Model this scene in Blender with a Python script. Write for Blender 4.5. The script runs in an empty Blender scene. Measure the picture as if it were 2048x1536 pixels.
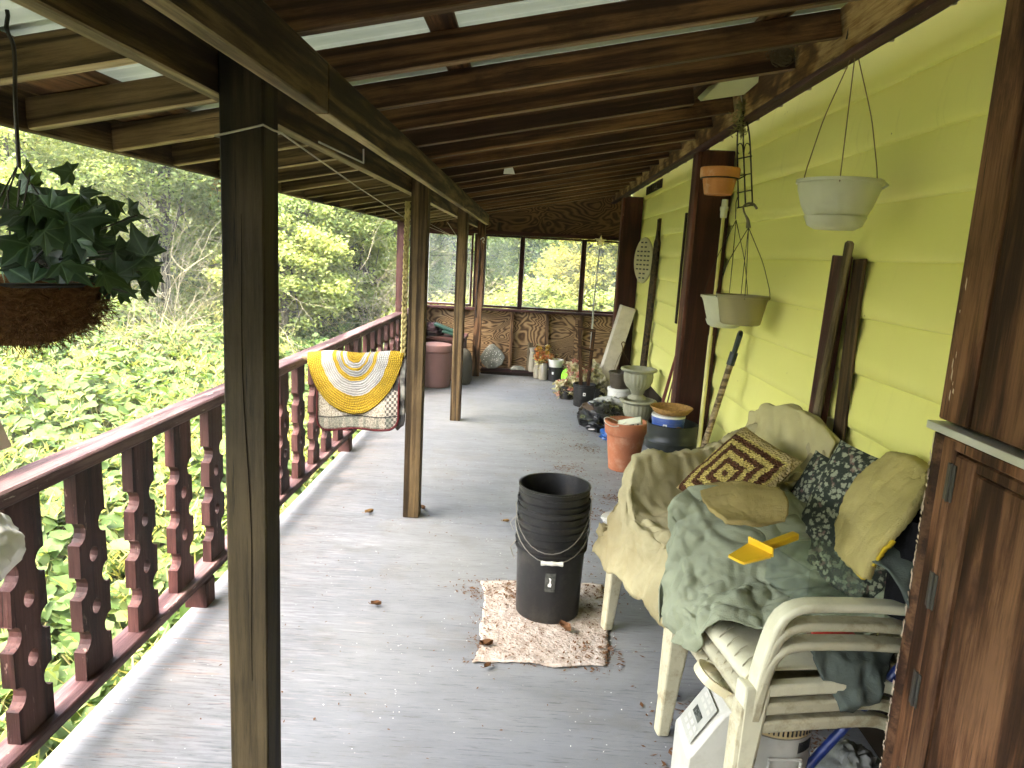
import bpy, bmesh, math, random
import numpy as np
from mathutils import Vector, Matrix, noise as mnoise
random.seed(7); RNG = np.random.default_rng(7)
SC = bpy.context.scene; COL = SC.collection
rad = math.radians

# ---------------------------------------------------------------- camera
FPX, PW, PH = 1441.5, 2048, 1536
def _rot(yaw, pitch, roll):
    cy, sy = math.cos(yaw), math.sin(yaw)
    fwd = np.array([sy*math.cos(pitch), cy*math.cos(pitch), math.sin(pitch)])
    r0 = np.array([cy, -sy, 0.0]); u0 = np.cross(r0, fwd)
    r = math.cos(roll)*r0 + math.sin(roll)*u0
    u = -math.sin(roll)*r0 + math.cos(roll)*u0
    return np.array([r, u, -fwd])
CM = _rot(-.0161082, -.1791238, .0534484); CP = np.array([0, 0, 1.5])
def at(px, py, **k):
    """photo pixel -> point on the plane X=, Y= or Z="""
    d = CM.T @ np.array([(px-PW/2)/FPX, -(py-PH/2)/FPX, -1.0])
    a, v = next(iter(k.items())); i = 'XYZ'.index(a)
    return Vector(CP + (v-CP[i])/d[i]*d)
cam = bpy.data.cameras.new('camera'); co = bpy.data.objects.new('camera', cam); COL.objects.link(co)
cam.sensor_fit = 'HORIZONTAL'; cam.sensor_width = 36; cam.lens = 36*FPX/PW
cam.clip_start = .05; cam.clip_end = 400
mw = Matrix(CM.T.tolist()).to_4x4(); mw.translation = Vector(CP); co.matrix_world = mw
SC.camera = co

# ---------------------------------------------------------------- light
SUN_EL, SUN_AZ = rad(57), rad(-118)      # azimuth measured from +Y towards +X
w = bpy.data.worlds.new('World'); SC.world = w; w.use_nodes = True
wn = w.node_tree
sky = wn.nodes.new('ShaderNodeTexSky'); sky.sky_type = 'NISHITA'; sky.sun_disc = False
sky.sun_elevation = SUN_EL; sky.sun_rotation = SUN_AZ
sky.air_density = 1.0; sky.dust_density = 4.0; sky.ozone_density = .6
bg = wn.nodes['Background']; bg.inputs['Strength'].default_value = .15
wn.links.new(sky.outputs[0], bg.inputs[0])
sl = bpy.data.lights.new('sun', 'SUN'); sl.energy = 1.4; sl.angle = rad(65); sl.color = (1, .95, .84)
so = bpy.data.objects.new('sun', sl); COL.objects.link(so)
sd = Vector((math.sin(SUN_AZ)*math.cos(SUN_EL), math.cos(SUN_AZ)*math.cos(SUN_EL), math.sin(SUN_EL)))
so.rotation_euler = sd.to_track_quat('Z', 'Y').to_euler(); so.location = (-6, -3, 9)
SC.view_settings.view_transform = 'Standard'; SC.view_settings.look = 'None'
SC.view_settings.gamma = 1; SC.view_settings.use_curve_mapping = False
SC.view_settings.exposure = 3.78
cy = SC.cycles; cy.use_denoising = True; cy.use_adaptive_sampling = True; cy.adaptive_threshold = .03
try: cy.denoiser = 'OPENIMAGEDENOISE'
except Exception: pass
cy.max_bounces = 8; cy.diffuse_bounces = 4; cy.glossy_bounces = 2; cy.transmission_bounces = 4; cy.transparent_max_bounces = 8
cy.sample_clamp_indirect = 8; cy.caustics_reflective = False; cy.caustics_refractive = False

# ---------------------------------------------------------------- material helpers
class T:
    def __init__(s, name, base=(.5, .5, .5), rough=.6, spec=.3, metal=0.0):
        s.m = bpy.data.materials.new(name); s.m.use_nodes = True; s.nt = s.m.node_tree
        s.b = s.nt.nodes['Principled BSDF']; s.out = s.nt.nodes['Material Output']
        s.put(s.b, 'Base Color', base); s.put(s.b, 'Roughness', rough)
        s.put(s.b, 'Specular IOR Level', spec); s.put(s.b, 'Metallic', metal)
    def put(s, nd, key, v):
        sk = nd.inputs[key]
        if isinstance(v, bpy.types.NodeSocket): s.nt.links.new(v, sk); return
        if isinstance(v, (tuple, list)):
            v = tuple(v)
            if sk.type == 'RGBA' and len(v) == 3: v += (1,)
        sk.default_value = v
    def n(s, typ, ins=None, out=0, **props):
        nd = s.nt.nodes.new('ShaderNode'+typ)
        for k, v in props.items(): setattr(nd, k, v)
        for k, v in (ins or {}).items(): s.put(nd, k, v)
        return nd.outputs[out]
    def obj(s): return s.n('TexCoord', out='Object')
    def uv(s): return s.n('TexCoord', out='UV')
    def pos(s): return s.n('NewGeometry', out='Position')
    def isl(s): return s.n('NewGeometry', out='Random Per Island')
    def rnd(s): return s.n('ObjectInfo', out='Random')
    def mapp(s, v, scale=(1, 1, 1), loc=(0, 0, 0), rot=(0, 0, 0)):
        return s.n('Mapping', {'Vector': v, 'Scale': scale, 'Location': loc, 'Rotation': rot})
    def voff(s, v, k=37.0):
        r = s.math('MULTIPLY', s.rnd(), k)
        c = s.n('CombineXYZ', {0: r, 1: r, 2: r})
        return s.n('VectorMath', {0: v, 1: c}, operation='ADD')
    def noise(s, v, scale=5, detail=4, rough=.55, dist=0.0):
        return s.n('TexNoise', {'Vector': v, 'Scale': scale, 'Detail': detail, 'Roughness': rough, 'Distortion': dist})
    def math(s, op, a, b=0.0, c=0.0): return s.n('Math', {0: a, 1: b, 2: c}, operation=op)
    def ramp(s, f, stops, interp='LINEAR'):
        nd = s.nt.nodes.new('ShaderNodeValToRGB'); s.put(nd, 'Fac', f); cr = nd.color_ramp; cr.interpolation = interp
        while len(cr.elements) < len(stops): cr.elements.new(.5)
        for e, (p, c) in zip(cr.elements, stops):
            e.position = p; c = (c, c, c) if isinstance(c, (int, float)) else c; e.color = tuple(c)+(1,)
        return nd.outputs[0]
    def mix(s, f, a, b, mode='MIX'):
        nd = s.nt.nodes.new('ShaderNodeMix'); nd.data_type = 'RGBA'; nd.blend_type = mode
        for k, v in ((0, f), (6, a), (7, b)):
            sk = nd.inputs[k]
            if isinstance(v, bpy.types.NodeSocket): s.nt.links.new(v, sk)
            elif k == 0: sk.default_value = v
            else: sk.default_value = tuple(v)[:3]+(1,)
        return nd.outputs[2]
    def bump(s, h, strength=.3, dist=.01):
        s.put(s.b, 'Normal', s.n('Bump', {'Height': h, 'Strength': strength, 'Distance': dist})); return s
    def set(s, **k):
        for a, v in k.items():
            s.put(s.b, {'base': 'Base Color', 'rough': 'Roughness', 'alpha': 'Alpha'}[a], v)
        return s

def lum(c, k): return tuple(x*k for x in c)

def wood(name, dark, mid, light, bands=7.0, sx=.8, sy=7.0, rough=.75, blot=None, chips=None, bstr=.25):
    """bare or stained lumber; grain runs along local X"""
    t = T(name, rough=rough, spec=.2)
    v = t.voff(t.obj())
    n1 = t.noise(t.mapp(v, (sx, sy, sy)), 1.0, 3, .5, .3)
    fr = t.math('SINE', t.math('MULTIPLY', n1, bands*6.283))
    fr = t.math('MULTIPLY_ADD', fr, .5, .5)
    fine = t.noise(t.mapp(v, (4.5, 85, 85)), 1.0, 6, .78)
    g = t.math('MULTIPLY_ADD', fine, .74, t.math('MULTIPLY', fr, .26))
    col = t.ramp(g, [(.33, lum(dark, .7)), (.5, mid), (.66, light)])
    big = t.noise(v, 2.2, 4, .6)
    col = t.mix(1.0, col, t.ramp(big, [(.3, .55), (.7, 1.15)]), 'MULTIPLY')
    r2 = t.ramp(t.rnd(), [(0, .72), (1, 1.2)])
    col = t.mix(1.0, col, r2, 'MULTIPLY')
    if blot:
        b = t.noise(t.mapp(v, (2, 6, 6)), 1.3, 6, .7)
        col = t.mix(t.ramp(b, [(.52, 0), (.66, .85)]), col, blot)
    if chips:
        b = t.noise(t.mapp(v, (8, 40, 40)), 1.0, 6, .75)
        col = t.mix(t.ramp(b, [(.63, 0), (.67, .9)]), col, chips)
    col = t.mix(t.ramp(fr, [(.03, .6), (.20, 0)]), col, lum(dark, .8))
    ck = t.noise(t.mapp(v, (2.6, 75, 75)), 1.0, 4, .65)
    col = t.mix(t.ramp(ck, [(.30, .9), (.37, 0)]), col, lum(dark, .3))
    knot = t.n('TexVoronoi', {'Vector': t.mapp(v, (1.6, 9, 9)), 'Scale': 1.0, 'Randomness': 1.0}, feature='F1')
    col = t.mix(t.ramp(knot, [(.05, .8), (.13, 0)]), col, lum(dark, .5))
    t.set(base=col)
    t.bump(t.math('MULTIPLY_ADD', fr, .3, fine), bstr, .006)
    return t.m

def plain(name, base, rough=.5, spec=.35, var=.25, scale=7, dirt=None, dirtamt=.5, bump=.06, metal=0.0, bscale=60):
    t = T(name, base, rough, spec, metal)
    v = t.voff(t.obj())
    n = t.noise(v, scale, 5, .6)
    col = t.mix(1.0, base, t.ramp(n, [(.25, 1-var), (.75, 1+var*.4)]), 'MULTIPLY')
    if dirt:
        d = t.noise(v, scale*1.7, 8, .72)
        col = t.mix(t.ramp(d, [(.5, 0), (.68, dirtamt)]), col, dirt)
    t.set(base=col, rough=t.ramp(n, [(.2, max(0, rough-.1)), (.8, min(1, rough+.12))]))
    t.bump(t.noise(v, bscale, 3), bump, .004)
    return t.m

def fabric(name, base, alt=None, weave=220, var=.22, bump=.35, stain=None):
    t = T(name, base, .95, .1); v = t.obj()
    n = t.noise(v, 5, 5, .6)
    col = t.mix(1.0, base, t.ramp(n, [(.3, 1-var), (.7, 1+var*.35)]), 'MULTIPLY')
    if alt: col = t.mix(t.ramp(t.noise(v, 9, 3), [(.5, 0), (.62, .8)]), col, alt)
    if stain: col = t.mix(t.ramp(t.noise(v, 3.1, 6, .65), [(.52, 0), (.66, .75)]), col, stain)
    t.set(base=col); t.bump(t.noise(v, weave, 2), bump, .004)
    return t.m

def leafmat(name, c0, c1, c2, trans=.35, rough=.55):
    t = T(name, rough=rough, spec=.25)
    col = t.ramp(t.isl(), [(0, c0), (.55, c1), (1, c2)])
    n = t.noise(t.pos(), .55, 3, .6)
    col = t.mix(1.0, col, t.ramp(n, [(.3, (.72, .8, .72)), (.7, (1.18, 1.12, .95))]), 'MULTIPLY')
    t.set(base=col)
    tr = t.n('BsdfTranslucent', {'Color': t.mix(1.0, col, (1.25, 1.2, .6), 'MULTIPLY')})
    sh = t.n('MixShader', {0: trans, 1: t.b.outputs[0], 2: tr})
    t.nt.links.new(sh, t.out.inputs[0])
    return t.m

# ---------------------------------------------------------------- mesh helpers
class MB:
    def __init__(s): s.v = []; s.f = []; s.uv = []; s.X = Matrix.Identity(4); s.mi = []; s.cm = 0
    def add(s, vs, fs, uvs=None):
        o = len(s.v)
        s.v += [tuple(s.X @ Vector(p)) for p in vs]
        s.uv += list(uvs) if uvs is not None else [(0, 0)]*len(vs)
        s.f += [tuple(i+o for i in f) for f in fs]; s.mi += [s.cm]*len(fs)
        return s
    def box(s, lo, hi):
        x0, y0, z0 = lo; x1, y1, z1 = hi
        return s.add([(x0,y0,z0),(x1,y0,z0),(x1,y1,z0),(x0,y1,z0),(x0,y0,z1),(x1,y0,z1),(x1,y1,z1),(x0,y1,z1)],
                     [(0,3,2,1),(4,5,6,7),(0,1,5,4),(1,2,6,5),(2,3,7,6),(3,0,4,7)])
    def prism(s, poly, h0, h1, axis='x'):
        n = len(poly)
        def P(a, b, h): return {'x': (h, a, b), 'y': (a, h, b), 'z': (a, b, h)}[axis]
        vs = [P(a, b, h0) for a, b in poly]+[P(a, b, h1) for a, b in poly]
        return s.add(vs, [tuple(range(n))[::-1], tuple(range(n, 2*n))]+[(i, (i+1) % n, n+(i+1) % n, n+i) for i in range(n)])
    def lathe(s, prof, n=32, c=(0, 0, 0), mod=None, cap0=False, cap1=False):
        vs, fs = [], []
        for j, (r, z) in enumerate(prof):
            for i in range(n):
                a = 2*math.pi*i/n; rr = r if mod is None else mod(r, z, a, j)
                vs.append((c[0]+rr*math.cos(a), c[1]+rr*math.sin(a), c[2]+z))
        for j in range(len(prof)-1):
            for i in range(n):
                i2 = (i+1) % n
                fs.append((j*n+i, j*n+i2, (j+1)*n+i2, (j+1)*n+i))
        if cap0: fs.append(tuple(range(n))[::-1])
        if cap1: fs.append(tuple(range((len(prof)-1)*n, len(prof)*n)))
        return s.add(vs, fs)
    def tube(s, pts, r=.01, n=8, closed=False, cap=True):
        pts = [Vector(p) for p in pts]; m = len(pts)
        rs = r if isinstance(r, (list, tuple)) else [r]*m
        vs, fs = [], []; up = None
        for i, p in enumerate(pts):
            if closed: d = pts[(i+1) % m]-pts[i-1]
            else: d = pts[min(i+1, m-1)]-pts[max(i-1, 0)]
            d = d.normalized() if d.length > 1e-9 else Vector((0, 0, 1))
            if up is None: up = d.orthogonal().normalized()
            up = up-d*up.dot(d)
            up = up.normalized() if up.length > 1e-6 else d.orthogonal().normalized()
            q = d.cross(up)
            for k in range(n):
                a = 2*math.pi*k/n; vs.append(p+(up*math.cos(a)+q*math.sin(a))*rs[i])
        for i in range(m if closed else m-1):
            i2 = (i+1) % m
            for k in range(n):
                k2 = (k+1) % n; fs.append((i*n+k, i*n+k2, i2*n+k2, i2*n+k))
        if cap and not closed: fs += [tuple(range(n))[::-1], tuple(range((m-1)*n, m*n))]
        return s.add(vs, fs)
    def sweep(s, pts, sec, side=(0, 1, 0), scale=None, closed=False):
        """sweep a 2D section (a along 'side', b along side x tangent)"""
        pts = [Vector(p) for p in pts]; m = len(pts); n = len(sec); vs, fs = [], []
        for i, p in enumerate(pts):
            d = (pts[min(i+1, m-1)]-pts[max(i-1, 0)]).normalized()
            sd_ = Vector(side); sd_ = (sd_-d*sd_.dot(d)).normalized(); q = sd_.cross(d)
            k = scale[i] if scale else 1
            if isinstance(k, (int, float)): k = (k, k)
            vs += [p+sd_*a*k[0]+q*b*k[1] for a, b in sec]
        for i in range(m-1):
            for k in range(n):
                k2 = (k+1) % n; fs.append((i*n+k, i*n+k2, (i+1)*n+k2, (i+1)*n+k))
        fs += [tuple(range(n))[::-1], tuple(range((m-1)*n, m*n))]
        return s.add(vs, fs)
    def grid(s, P, uv=None):
        P = np.asarray(P); a, b = P.shape[:2]
        fs = [(i*b+j, i*b+j+1, (i+1)*b+j+1, (i+1)*b+j) for i in range(a-1) for j in range(b-1)]
        U = [(i/(a-1), j/(b-1)) for i in range(a) for j in range(b)] if uv is None else [tuple(q) for q in np.asarray(uv).reshape(-1, 2)]
        return s.add([tuple(q) for q in P.reshape(-1, 3)], fs, U)
    def build(s, name, mat, parent=None, local=False, smooth=False, bevel=0.0, solid=0.0, sub=0, label=None, kind=None, seg=2):
        me = bpy.data.meshes.new(name); vs = s.v
        if parent is not None and not local:
            L = parent.location; vs = [(x-L.x, y-L.y, z-L.z) for x, y, z in vs]
        me.from_pydata(vs, [], s.f)
        if any(u != (0, 0) for u in s.uv):
            l = me.uv_layers.new(name='UVMap'); idx = np.empty(len(me.loops), dtype=np.int32); me.loops.foreach_get('vertex_index', idx)
            l.data.foreach_set('uv', np.array(s.uv, dtype=np.float32)[idx].ravel())
        for mm in (mat if isinstance(mat, (list, tuple)) else [mat]): me.materials.append(mm)
        if any(s.mi): me.polygons.foreach_set('material_index', s.mi)
        if smooth:
            me.shade_smooth(); me.set_sharp_from_angle(angle=rad(smooth if smooth is not True else 40))
        bm = bmesh.new(); bm.from_mesh(me); bmesh.ops.recalc_face_normals(bm, faces=bm.faces); bm.to_mesh(me); bm.free()
        o = bpy.data.objects.new(name, me); COL.objects.link(o)
        if parent is not None: o.parent = parent
        if solid: md = o.modifiers.new('s', 'SOLIDIFY'); md.thickness = solid; md.offset = 0
        if bevel: md = o.modifiers.new('b', 'BEVEL'); md.width = bevel; md.segments = seg; md.limit_method = 'ANGLE'; md.angle_limit = rad(35)
        if sub: md = o.modifiers.new('u', 'SUBSURF'); md.levels = md.render_levels = sub
        if label: o['label'] = label
        if kind: o['kind'] = kind
        return o

def tag(o, label, cat, group=None, kind=None):
    o['label'] = label; o['category'] = cat
    if group: o['group'] = group
    if kind: o['kind'] = kind
    return o
def thing(name, label, cat, loc=(0, 0, 0), rotz=0, group=None):
    o = bpy.data.objects.new(name, None); COL.objects.link(o); o.location = loc; o.rotation_euler = (0, 0, rotz)
    o.empty_display_size = .1
    return tag(o, label, cat, group)
def struct(o): o['kind'] = 'structure'; return o
def copy_tree(o, parent=None):
    c = o.copy(); COL.objects.link(c)
    if parent is not None: c.parent = parent
    for ch in list(o.children): copy_tree(ch, c)
    return c
def board(name, p0, p1, wid, thk, mat, parent=None, up=(0, 0, 1), bevel=.003, under=None):
    """lumber from p0 to p1: local X along it, 'wid' along up, 'thk' across"""
    p0, p1 = Vector(p0), Vector(p1); d = p1-p0; L = d.length; x = d.normalized()
    z = Vector(up); z = (z-x*z.dot(x)).normalized(); y = z.cross(x)
    m = MB().box((0, -thk/2, -wid/2), (L, thk/2, wid/2))
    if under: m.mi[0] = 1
    o = m.build(name, [mat, under] if under else mat, None, bevel=bevel, seg=1)
    R = Matrix((x, y, z)).transposed().to_4x4(); R.translation = p0
    if parent is not None:
        o.parent = parent; R = Matrix.Translation(-parent.location) @ R
    o.matrix_local = R
    return o
def nz(p, f, seed=0.0):
    return mnoise.noise(Vector((p[0]*f+seed, p[1]*f-seed, p[2]*f+seed*.7)))
def wrinkle(P, amps, seed=0.0, fold=None):
    """displace a grid along its normals by layered noise"""
    P = np.asarray(P, float); du = np.gradient(P, axis=0); dv = np.gradient(P, axis=1)
    N = np.cross(du, dv); N /= np.linalg.norm(N, axis=2, keepdims=True)+1e-9
    Q = P.copy()
    for i in range(P.shape[0]):
        for j in range(P.shape[1]):
            h = 0
            for a, f in amps:
                q = Vector(P[i, j])
                if fold: q = q-fold*(q.dot(fold)*.8)
                v = mnoise.noise(q*f+Vector((seed, seed*.3, -seed)))
                h += a*(1-2.6*abs(v))
            Q[i, j] += N[i, j]*h
    return Q
def resample(poly, n):
    p = np.asarray(poly, float); d = np.r_[0, np.cumsum(np.linalg.norm(np.diff(p, axis=0), axis=1))]
    t = np.linspace(0, d[-1], n); return np.stack([np.interp(t, d, p[:, k]) for k in range(p.shape[1])], 1)
def smooth_path(poly, n, it=2):
    p = resample(poly, n)
    for _ in range(it): p[1:-1] = .25*p[:-2]+.5*p[1:-1]+.25*p[2:]
    return p
# ================================================================ materials
W_RAFT = wood('rafter_wood', (.030, .012, .004), (.085, .038, .013), (.17, .085, .032), bands=6, sx=.22, sy=8, blot=(.03, .014, .006))
W_PT = wood('treated_lumber', (.032, .019, .0075), (.092, .058, .024), (.175, .118, .053), bands=6, sx=.2, sy=9)
W_BEAM = wood('beam_lumber', (.030, .017, .007), (.09, .055, .022), (.20, .13, .055), bands=5, sx=.5, sy=8, blot=(.025, .016, .009))
W_LEDG = wood('ledger_wood', (.07, .026, .006), (.32, .165, .05), (.65, .43, .18), bands=3, sx=2.5, sy=5, blot=(.07, .03, .01))
W_RED = wood('red_painted_wood', (.026, .009, .008), (.058, .020, .017), (.10, .042, .036), bands=3, sx=.8, sy=9, rough=.6, chips=(.24, .16, .13), bstr=.4)
W_REDW = wood('worn_red_rail', (.055, .024, .024), (.12, .062, .062), (.21, .135, .125), bands=3, sx=.8, sy=10, rough=.6, chips=(.45, .40, .34), bstr=.4)
W_BOARD = wood('maroon_board', (.05, .016, .011), (.11, .038, .027), (.17, .07, .05), bands=3, sx=.8, sy=9, rough=.6, chips=(.3, .2, .13), bstr=.3)
W_REDDK = wood('dark_red_wood', (0.02625, 0.00675, 0.00525), (0.04875, 0.0135, 0.009), (0.075, 0.024, 0.015), bands=3, sx=.8, sy=9, rough=.5, bstr=.2)
W_GREY = wood('grey_old_board', (.07, .05, .025), (.17, .125, .065), (.28, .22, .13), bands=6, sx=.5, sy=10)
W_DARK = wood('dark_old_board', (.012, .008, .004), (.04, .024, .011), (.09, .055, .026), bands=6, sx=.5, sy=10)
W_CAB = wood('varnished_cabinet_wood', (.028, .011, .004), (.088, .038, .016), (.18, .09, .042), bands=3, sx=1.0, sy=8, rough=.68, blot=(.028, .010, .004), chips=None)
W_LITEDGE = wood('floor_lit_rafter_edge', (.09, .05, .022), (.20, .125, .06), (.32, .22, .12), bands=4, sx=.3, sy=9)  # floor-bounce light on the rafter undersides, put into a paler wood colour
W_LITUNDER = wood('floor_lit_underside', (.14, .10, .045), (.30, .22, .11), (.44, .35, .19), bands=4, sx=.3, sy=9)  # same bounce light painted as pale wood under the beams and rafter tails
W_HANDLE = wood('tool_handle_wood', (.10, .065, .03), (.22, .155, .075), (.34, .25, .14), bands=5, sx=.5, sy=14, rough=.6)

def ply_mat(name, dark, mid, light, scale=(1.5, 1.0, 3.2), bands=34):
    t = T(name, rough=.75, spec=.2); v = t.voff(t.obj())
    n1 = t.noise(t.mapp(v, scale), 1.0, 2.2, .42, .7)
    fr = t.math('MULTIPLY_ADD', t.math('SINE', t.math('MULTIPLY', n1, bands*6.283)), .5, .5)
    fine = t.noise(t.mapp(v, (9, 9, 120)), 1.0, 4, .6)
    f = t.math('MULTIPLY_ADD', fine, .35, t.math('MULTIPLY', fr, .72))
    col = t.ramp(f, [(.12, dark), (.38, mid), (.8, light)])
    col = t.mix(1.0, col, t.ramp(t.noise(v, 1.6, 4), [(.3, .6), (.7, 1.15)]), 'MULTIPLY')
    t.set(base=col); t.bump(f, .2, .004); return t.m
PLY = ply_mat('plywood_bold_grain', (.05, .024, .008), (.17, .095, .04), (.40, .26, .125))
PLYD = ply_mat('plywood_dark_grain', (.028, .012, .005), (.075, .037, .015), (.16, .088, .04), bands=22)

def floor_mat():
    t = T('grey_deck_paint', rough=.5, spec=.35); v = t.pos()
    sep = t.nt.nodes.new('ShaderNodeSeparateXYZ'); t.put(sep, 0, v); x = sep.outputs[0]
    grain = t.noise(t.mapp(v, (6, 75, 1)), 1.0, 5, .66, .25)
    patch = t.noise(v, 1.1, 5, .6)
    base = t.mix(patch, (.112, .12, .131), (.182, .195, .212))
    base = t.mix(t.ramp(t.noise(v, .55, 4), [(.45, 0), (.7, .5)]), base, (.19, .19, .16))
    worn = t.math('ADD', t.ramp(t.math('MULTIPLY_ADD', x, -.62, .0), [(.25, 0), (.82, .32)]), t.ramp(patch, [(.5, 0), (.8, .10)]))
    th = t.math('ADD', grain, worn)
    base = t.mix(t.ramp(th, [(.60, 0), (.78, .7)]), base, (.265, .265, .28))
    raw = t.noise(t.mapp(v, (4, 46, 1), (3, 7, 0)), 1.0, 5, .7)
    base = t.mix(t.ramp(t.math('ADD', raw, t.math('MULTIPLY', worn, .5)), [(.69, 0), (.78, .62)]), base, (.30, .20, .165))
    lines = t.noise(t.mapp(v, (8, 105, 1)), 1.0, 5, .72)
    base = t.mix(t.ramp(lines, [(.36, .7), (.44, 0)]), base, (.07, .07, .075))
    spk = t.n('TexVoronoi', {'Vector': v, 'Scale': 36.0, 'Randomness': 1.0})
    sel = t.noise(v, 9, 2)
    base = t.mix(t.math('MULTIPLY', t.ramp(spk, [(.06, 1), (.10, 0)]), t.ramp(sel, [(.52, 0), (.6, .9)])), base, (.6, .6, .58))
    dirt = t.noise(v, 2.6, 8, .72)
    base = t.mix(t.ramp(dirt, [(.54, 0), (.70, .4)]), base, (.12, .105, .08))
    sm = t.noise(t.mapp(v, (1.4, 5, 1), (9, 2, 0)), 1.6, 6, .7)
    base = t.mix(1.0, base, t.ramp(sm, [(.32, .85), (.6, 1.08)]), 'MULTIPLY')
    t.set(base=base, rough=t.ramp(grain, [(.3, .42), (.7, .68)]))
    t.bump(t.math('ADD', lines, grain), .28, .004); return t.m
FLOOR = floor_mat()

def siding_mat():
    t = T('yellow_lap_siding', rough=.45, spec=.35); v = t.pos()
    emb = t.noise(t.mapp(v, (1, 7, 55), (0, 0, 0)), 1.0, 4, .6, 1.2)
    fr = t.math('SINE', t.math('MULTIPLY', emb, 70))
    col = t.mix(t.noise(v, 1.6, 4), (.81, .78, .225), (.86, .825, .285))
    run = t.noise(t.mapp(v, (1, 26, 2.2)), 1.0, 6, .7)
    sep = t.nt.nodes.new('ShaderNodeSeparateXYZ'); t.put(sep, 0, v)
    high = t.ramp(t.math('MULTIPLY_ADD', sep.outputs[2], 1.0, -1.35), [(.35, .25), (.8, 1)])
    col = t.mix(t.math('MULTIPLY', t.ramp(run, [(.58, 0), (.76, .4)]), high), col, (.36, .32, .11))
    fl = t.n('TexVoronoi', {'Vector': v, 'Scale': 11.0, 'Randomness': 1.0})
    col = t.mix(t.ramp(fl, [(.03, .8), (.045, 0)]), col, (.2, .15, .05))
    t.set(base=col); t.bump(fr, .09, .003); return t.m
SIDING = siding_mat()
DARKGAP = plain('dark_skirt', (.03, .022, .015), .9, .1)
def ground_mat():
    t = T('soil_and_litter', rough=.95, spec=.1); v = t.pos()
    n = t.noise(v, 3, 7, .65)
    t.set(base=t.ramp(n, [(.3, (.03, .027, .014)), (.5, (.06, .07, .025)), (.72, (.11, .10, .05))]))
    t.bump(n, .6, .05); return t.m
GROUND = ground_mat()
ALU = plain('aluminium', (.62, .62, .58), .38, .5, .15, metal=.7)
STEEL = plain('dull_steel', (.33, .31, .27), .45, .5, .3, metal=.8, dirt=(.16, .09, .05))
BLACKP = plain('black_plastic', (.012, .012, .012), .42, .4, .3, dirt=(.09, .075, .055), dirtamt=.25)
WIRE = plain('dark_wire', (.03, .025, .02), .5, .4, metal=.4)
PALEWIRE = plain('pale_wire', (.42, .38, .28), .5, .4)

# ================================================================ ground
def dist_out(x, y):
    return math.hypot(max(0, -1.35-x), max(0, y-9.05))
def ground_z(x, y):
    d = dist_out(x, y); z = -.74+.062*min(d, 12)+.05*nz((x, y, 0), .9)
    if d > 12: z += .16*min(d-12, 40)
    if x > 1.3: z = -.74
    return z
xs = np.unique(np.r_[np.linspace(-90, -16, 12), np.linspace(-15, 6, 43), np.linspace(8, 90, 10)])
ys = np.unique(np.r_[np.linspace(-90, -6, 10), np.linspace(-5, 26, 63), np.linspace(28, 120, 12)])
P = np.array([[(x, y, ground_z(x, y)) for y in ys] for x in xs])
struct(MB().grid(P).build('ground', GROUND, smooth=True))

# ================================================================ deck floor
FX0, FX1, FY0, FY1 = -1.31, 1.19, -3.5, 8.97
fl = struct(MB().box((FX0+.02, FY0, -.16), (FX1, FY1, -.02)).build('floor', W_PT))
y = FY0; k = 0
while y < FY1-.01:
    y2 = min(y+1.22, FY1)
    o = MB().box((FX0+random.uniform(-.004, .004), y+.0012, -.0195), (FX1, y2-.0012, random.uniform(-.0012, 0))).build('floor_sheet', FLOOR, fl, bevel=.0015, seg=1)
    y = y2; k += 1
board('rim_board', (FX0+.015, FY0, -.12), (FX0+.015, FY1, -.12), .2, .03, W_REDDK, fl)

# ================================================================ house wall with lap siding
WX = 1.17
house = thing('house_wall', 'yellow lap-sided house wall along the porch, with dark skirt below', 'wall', (WX+.1, 3, 0))
MB().box((WX+.034, -3.6, -.7), (WX+.16, 9.1, 3.3)).build('wall_core', DARKGAP, house)
MB().box((WX+.014, -3.6, -.02), (WX+.03, 8.93, .36)).build('skirt_board', DARKGAP, house)
E_ = .1975
for k in range(-6, 6):
    z0 = 1.536+E_*k; q = random.uniform(-.0015, .0015)
    poly = [(WX+q+.017, z0), (WX+.031, z0), (WX+.031, z0+E_+.006), (WX+.0225, z0+E_+.006), (WX+.022, z0+E_*.98), (WX+.004, z0+E_*.42), (WX+q, z0+.05), (WX+q+.0008, z0+.036), (WX+q+.003, z0+.022), (WX+q+.0065, z0+.011), (WX+q+.0105, z0+.004)]
    for (ya, yb) in ((-3.6, 4.50), (4.503, 8.93)):
        MB().prism([(a, b) for a, b in poly], ya, yb, 'y').build('siding_board', SIDING, house, smooth=22)

# ================================================================ posts along the wall (painted dark red)
for i, (y0, lab) in enumerate(((4.44, 'dark red wall post standing beside the bucket with the blue tin on top'), (7.93, 'dark red wall post standing in the far corner by the windows'))):
    p = thing('wall_post', lab, 'post', (.975, y0, 0), group='dark red posts against the yellow wall')
    board('timber', (1.07, y0+.07, .001), (1.07, y0+.07, 2.16), .195, .14, W_REDDK, p, up=(1, 0, 0), bevel=.005)
    board('sunlit_face', (.9625, y0+.07, .001), (.9625, y0+.07, 2.158), .02, .14, W_BOARD, p, up=(1, 0, 0))  # sunlit side of the post: the light is put into a paler board

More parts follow.
